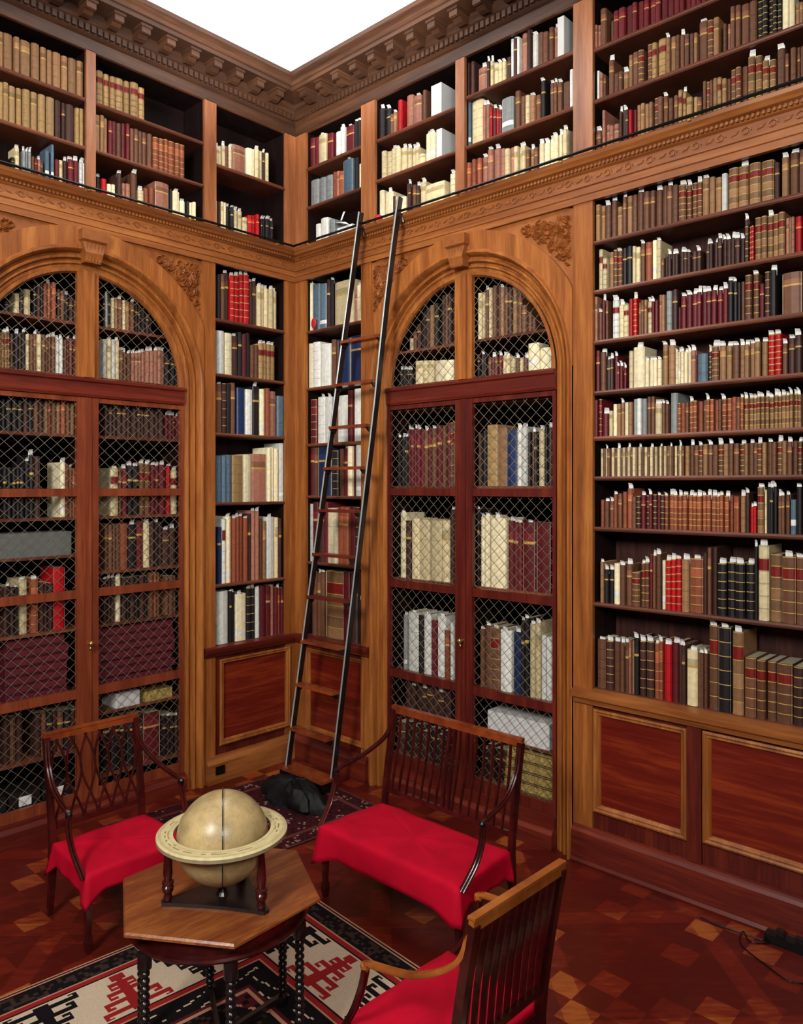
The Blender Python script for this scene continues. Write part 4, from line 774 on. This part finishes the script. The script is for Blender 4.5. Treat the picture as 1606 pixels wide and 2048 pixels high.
    for li in range(1, 7):
        f = li/6; rg = []
        for x, y, k, t in per:
            nx, ny = ((0, -1), (1, 0), (0, 1), (-1, 0))[k]; m1, m2 = ((-1, 0), (0, -1), (1, 0), (0, 1))[k], ((1, 0), (0, 1), (-1, 0), (0, -1))[k]
            ce = max(0, 1-min(t, 1-t)/.16) if True else 0
            hem = hems[k]+ .07*ce**1.2+.004*math.sin(5*t*PI+k)
            if k == 0: hem = .07+.03*ce
            out = .010*f+.006*f*math.sin(t*PI*3+k*1.3)**2+.028*ce**2*f
            mm1 = m1 if t < .5 else m2
            lx = mm1[0]*.024*ce*f*ce; ly = mm1[1]*.024*ce*f*ce
            yy = y+ny*out+ly
            if k == 0: yy = y+.004
            rg.append(T(x+nx*out+lx, max(yy, .006) if k in (0, 1, 3) else yy, zt-.006-hem*f))
        rings.append(rg)
    q.loft(rings, cap=False); q.F([len(q.v)-len(q.v)+i for i in range(len(per))])
    o = q.build('seat_cloth', CLOTH, None, base=T(0, dep/2, zt), smooth=True)
    so = o.modifiers.new('cloth_thickness', 'SOLIDIFY'); so.thickness = .0025; so.offset = 1
    tag(o, cl_label, 'cloth', 'crimson seat cloths')
    return root
G = 'matching mahogany seats around the globe table'
seat('armchair', -2.50, -1.13, math.radians(179), .58, .64, .53, 1, 6, 'dark mahogany open-back armchair at left, behind the globe', 'chair', G, cl_label='crimson cloth draped over the left armchair seat', hems=(.06, .1, .10, .13))
seat('settee', -1.00, -2.68, math.radians(90), 1.04, 1.12, .54, 2, 7, 'two-seat mahogany settee with slatted double back, by the right arched cabinet', 'settee', None, 'slat', cl_label='crimson cloth draped over the two-seat settee', hems=(.06, .12, .155, .12))
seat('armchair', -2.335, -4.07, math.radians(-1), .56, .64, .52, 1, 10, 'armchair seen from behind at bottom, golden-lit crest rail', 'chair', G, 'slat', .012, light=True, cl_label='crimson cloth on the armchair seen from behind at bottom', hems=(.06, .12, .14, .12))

# ------------------------------------------------------------------ globe table
TCX, TCY = -2.735, -2.79
tb = thing('globe_table', (TCX, TCY, 0), 'hexagonal walnut table with dark bobbin-turned legs carrying the globe', 'table')
hexa = lambda r, z: [(TCX+r*math.cos(math.radians(3+60*k)), TCY+r*math.sin(math.radians(3+60*k)), z) for k in range(6)]
q = MB(); q.loft([hexa(.472, .726), hexa(.482, .732), hexa(.482, .742), hexa(.474, .75)]); q.build('table_top', W_TB, tb)
q = MB(); ring = lambda r, z: [(TCX+r*math.cos(2*PI*k/48), TCY+r*math.sin(2*PI*k/48), z) for k in range(48)]
q.loft([ring(.375, .725), ring(.38, .66), ring(.405, .655), ring(.41, .645), ring(.405, .635), ring(.36, .632)]); q.build('round_apron', W_CH, tb, smooth=True, flat_angle=30)
prof = [(.026, .632), (.03, .62), (.03, .56), (.022, .552)]
z = .55
while z > .09: prof += [(.012, z), (.021, z-.009), (.022, z-.015), (.021, z-.021), (.012, z-.03)]; z -= .032
prof += [(.014, z), (.026, z-.01), (.026, .02), (.018, 0)]
for k in range(6):
    q = MB(); a = math.radians(3+60*k); q.lathe(prof, TCX+.385*math.cos(a), TCY+.385*math.sin(a), 14); q.build('leg', W_DK, tb, smooth=True, flat_angle=40)
q = MB()
for k in range(3):
    a = math.radians(3+60*k); q.sweep([(TCX+.37*math.cos(a), TCY+.37*math.sin(a), .055), (TCX-.37*math.cos(a), TCY-.37*math.sin(a), .055)], .012, .014, (0, 0, 1))
q.build('stretcher', W_DK, tb)
# globe
GX, GY, GZ = -2.775, -2.875, 1.02
gl = thing('globe', (GX, GY, .75), 'antique vellum globe in a wide horizon ring on a dark stand', 'globe')
me = bpy.data.meshes.new('sphere'); bm = bmesh.new(); bmesh.ops.create_uvsphere(bm, u_segments=48, v_segments=32, radius=.203)
bmesh.ops.translate(bm, verts=bm.verts, vec=(0, 0, GZ-.75)); bm.to_mesh(me); bm.free(); me.materials.append(VELLUM)
for p in me.polygons: p.use_smooth = True
o = bpy.data.objects.new('sphere', me); C.objects.link(o); o.parent = gl
nt = VELLUM.node_tree; bs = nt.nodes['Principled BSDF']; old = bs.inputs['Base Color'].links[0].from_socket     # printed map lines
tc = nt.nodes.new('ShaderNodeTexCoord'); mp = nt.nodes.new('ShaderNodeMapping'); mp.inputs['Location'].default_value = (0, 0, -(GZ-.75)); nt.links.new(tc.outputs['Object'], mp.inputs[0])
vo = nt.nodes.new('ShaderNodeTexVoronoi'); vo.feature = 'DISTANCE_TO_EDGE'; vo.inputs['Scale'].default_value = 22
nn = nt.nodes.new('ShaderNodeTexNoise'); nn.inputs['Scale'].default_value = 18; vmx = nt.nodes.new('ShaderNodeMixRGB'); vmx.inputs[0].default_value = .12
nt.links.new(tc.outputs['Object'], nn.inputs[0]); nt.links.new(mp.outputs[0], vmx.inputs[1]); nt.links.new(nn.outputs['Color'], vmx.inputs[2]); nt.links.new(vmx.outputs[0], vo.inputs[0])
lt = nt.nodes.new('ShaderNodeMath'); lt.operation = 'LESS_THAN'; lt.inputs[1].default_value = .025; nt.links.new(vo.outputs[0], lt.inputs[0])
ml = nt.nodes.new('ShaderNodeMath'); ml.operation = 'MULTIPLY'; ml.inputs[1].default_value = .28; nt.links.new(lt.outputs[0], ml.inputs[0])
mxx = nt.nodes.new('ShaderNodeMixRGB'); mxx.inputs[2].default_value = srgb(120, 98, 64); nt.links.new(ml.outputs[0], mxx.inputs[0]); nt.links.new(old, mxx.inputs[1]); nt.links.new(mxx.outputs[0], bs.inputs['Base Color'])
q = MB(); d = Vector((CAM[0]-GX, CAM[1]-GY, 0)).normalized()
q.loft([[(GX+d.x*r*math.cos(t)-d.y*w_, GY+d.y*r*math.cos(t)+d.x*w_, GZ+r*math.sin(t)) for r, w_ in ((.2045, -.0022), (.212, -.0022), (.212, .0022), (.2045, .0022))] for t in [2*PI*k/72 for k in range(73)]], cap=False)
q.build('meridian_ring', W_DK, gl)
HZ = GZ+.035
gr = lambda r, z: [(GX+r*math.cos(2*PI*k/72), GY+r*math.sin(2*PI*k/72), z) for k in range(72)]
RING = colmat('horizon_ring_paper', .45, .15, 30)
q = MB(); cA, cB, cC = srgb(206, 190, 142), srgb(120, 102, 70), srgb(150, 134, 104)
idr = [[q.P(*p) for p in gr(r, z)] for r, z in ((.214, HZ-.012), (.214, HZ+.004), (.228, HZ+.004), (.234, HZ+.004), (.238, HZ+.004), (.246, HZ+.004), (.252, HZ+.004), (.262, HZ+.004), (.266, HZ+.004), (.278, HZ+.003), (.288, HZ-.003), (.288, HZ-.018), (.27, HZ-.03), (.24, HZ-.028), (.214, HZ-.012))]
rn = random.Random(2)
for a, (ra, rb) in enumerate(zip(idr, idr[1:])):
    for k in range(72):
        c = cC if a in (0, 10, 11, 12, 13) else cA
        if a in (3, 5) and rn.random() < .35: c = cmul(cB, 1.25)
        if a in (2, 8): c = cmul(cA, .82)
        q.F([ra[k], ra[(k+1) % 72], rb[(k+1) % 72], rb[k]], c)
q.build('horizon_ring', RING, gl)
zb_ = .75
lang = [math.radians(a) for a in (148, 280, 34)]
q = MB(); n = 12; outl = []
for k in range(3):
    a, b_ = lang[k], lang[(k+1) % 3]; A = Vector((.29*math.cos(a), .29*math.sin(a), 0)); B_ = Vector((.29*math.cos(b_), .29*math.sin(b_), 0)); M_ = (A+B_)/2; tang = (B_-A).normalized()
    A1 = A+tang*.03; B1 = B_-tang*.03; ctr = M_*.75
    for i in range(n):
        t = i/(n-1); outl.append(A1*(1-t)**2+ctr*2*t*(1-t)+B1*t*t)
q.loft([[(GX+p.x, GY+p.y, z) for p in outl] for z in (zb_+.002, zb_+.016)]); q.build('stand_base', W_DK, gl)
lprof = [(.014, zb_+.016), (.02, zb_+.03), (.016, zb_+.05), (.024, zb_+.062), (.026, zb_+.08), (.02, zb_+.088), (.026, zb_+.094), (.026, zb_+.102), (.016, zb_+.108), (.021, zb_+.14), (.018, zb_+.2), (.013, HZ-.045), (.022, HZ-.035), (.022, HZ-.026)]
for a in lang:
    q = MB(); q.lathe(lprof, GX+.236*math.cos(a), GY+.236*math.sin(a), 18); q.build('stand_leg', W_CH, gl, smooth=True, flat_angle=40)
q = MB(); q.lathe([(.03, zb_+.016), (.022, zb_+.03), (.015, zb_+.045), (.02, GZ-.205)], GX, GY, 16); q.build('centre_support', W_DK, gl)

# ------------------------------------------------------------------ small things
def ball(name, T, u, w, z, r, sc, mat, label, cat):
    q = MB(T); n = 14; rn = random.Random(3)
    q.loft([[(u+r*sc[0]*math.sin(p)*math.cos(t)*(1+.08*math.sin(5*t)), w+r*sc[1]*math.sin(p)*math.sin(t), z+r*sc[2]*(1-math.cos(p))) for t in [2*PI*k/n for k in range(n)]] for p in [PI*(i+.3)/9.6 for i in range(9)]])
    o = q.build(name, mat, None, base=T(u, w, z), smooth=True); tag(o, label, cat)
ball('red_ornament', TR, 1.085, -.04, 4.875, .045, (1.2, .9, 1), REDP, 'small red cloth lump on ledge shelf left of the ladder top', 'ornament')
ball('red_ornament', TR, .255, -.012, 4.082, .032, (1.0, .35, 1.6), REDP, 'small red tag in front of blue books, top row behind ladder', 'ornament')
q = MB(TR); q.loft([[(.50, -.05, 5.03), (.52, -.10, 5.05), (.50, -.12, 5.045)], [(.58, -.05, 5.015), (.60, -.10, 5.03), (.57, -.12, 5.02)], [(.66, -.06, 4.985), (.655, -.10, 4.99), (.65, -.12, 4.985)]])
q.loft([[(.55, -.08, 5.05), (.565, -.085, 5.05), (.56, -.09, 5.05)], [(.59, -.08, 5.12), (.61, -.085, 5.12), (.60, -.09, 5.12)]])
q.box((.47, -.28, 4.876), (.70, -.09, 4.99)); q.m = [0]*len(q.f)
o = q.build('paper_stack', PAPER, None, base=TR(.58, -.15, 4.876)); tag(o, 'loose white papers on box at base of corner upper bookcase', 'papers')
so = thing('wall_socket', TL(.885, .05, .11), 'small black socket on the baseboard beside left arch', 'socket')
q = MB(TL); q.box((.84, .0455, .08), (.93, .058, .15)); q.build('plate', BLK, so); q = MB(TL); q.box((.85, .058, .095), (.87, .063, .13)); q.box((.89, .058, .095), (.91, .063, .13)); q.build('insert', W_DK, so)
sb = thing('socket_box', TR(4.46, .09, .0), 'black power strip on the floor by the right baseboard', 'socket')
q = MB(TR); q.box((4.34, .06, .0), (4.62, .13, .05)); q.build('body', BLK, sb)
q = MB(TR); q.box((4.40, .08, .05), (4.44, .115, .085)); q.box((4.50, .08, .05), (4.54, .115, .08)); q.build('plug', W_DK, sb)
def cable(pts, label):
    q = MB(); cv = bez([(x, y, .006) for x, y in pts]); q.sweep(cv, .004, .004, (0, 0, 1), 6); o = q.build('cable', BLK, None, base=(pts[0][0], pts[0][1], .004), smooth=True); tag(o, label, 'cable', 'black cables on the floor')
cable([(-.10, -4.40), (-.20, -4.30), (-.12, -4.22), (-.26, -4.26), (-.36, -4.42), (-.42, -4.56), (-.34, -4.66), (-.16, -4.62)], 'looping black cable on the parquet at far right edge')
cable([(-.13, -4.34), (-.15, -4.14), (-.14, -3.98)], 'short black cable along right baseboard beside the power strip')
for o in list(bpy.data.objects):
    if '_w' in o: del o['_w']
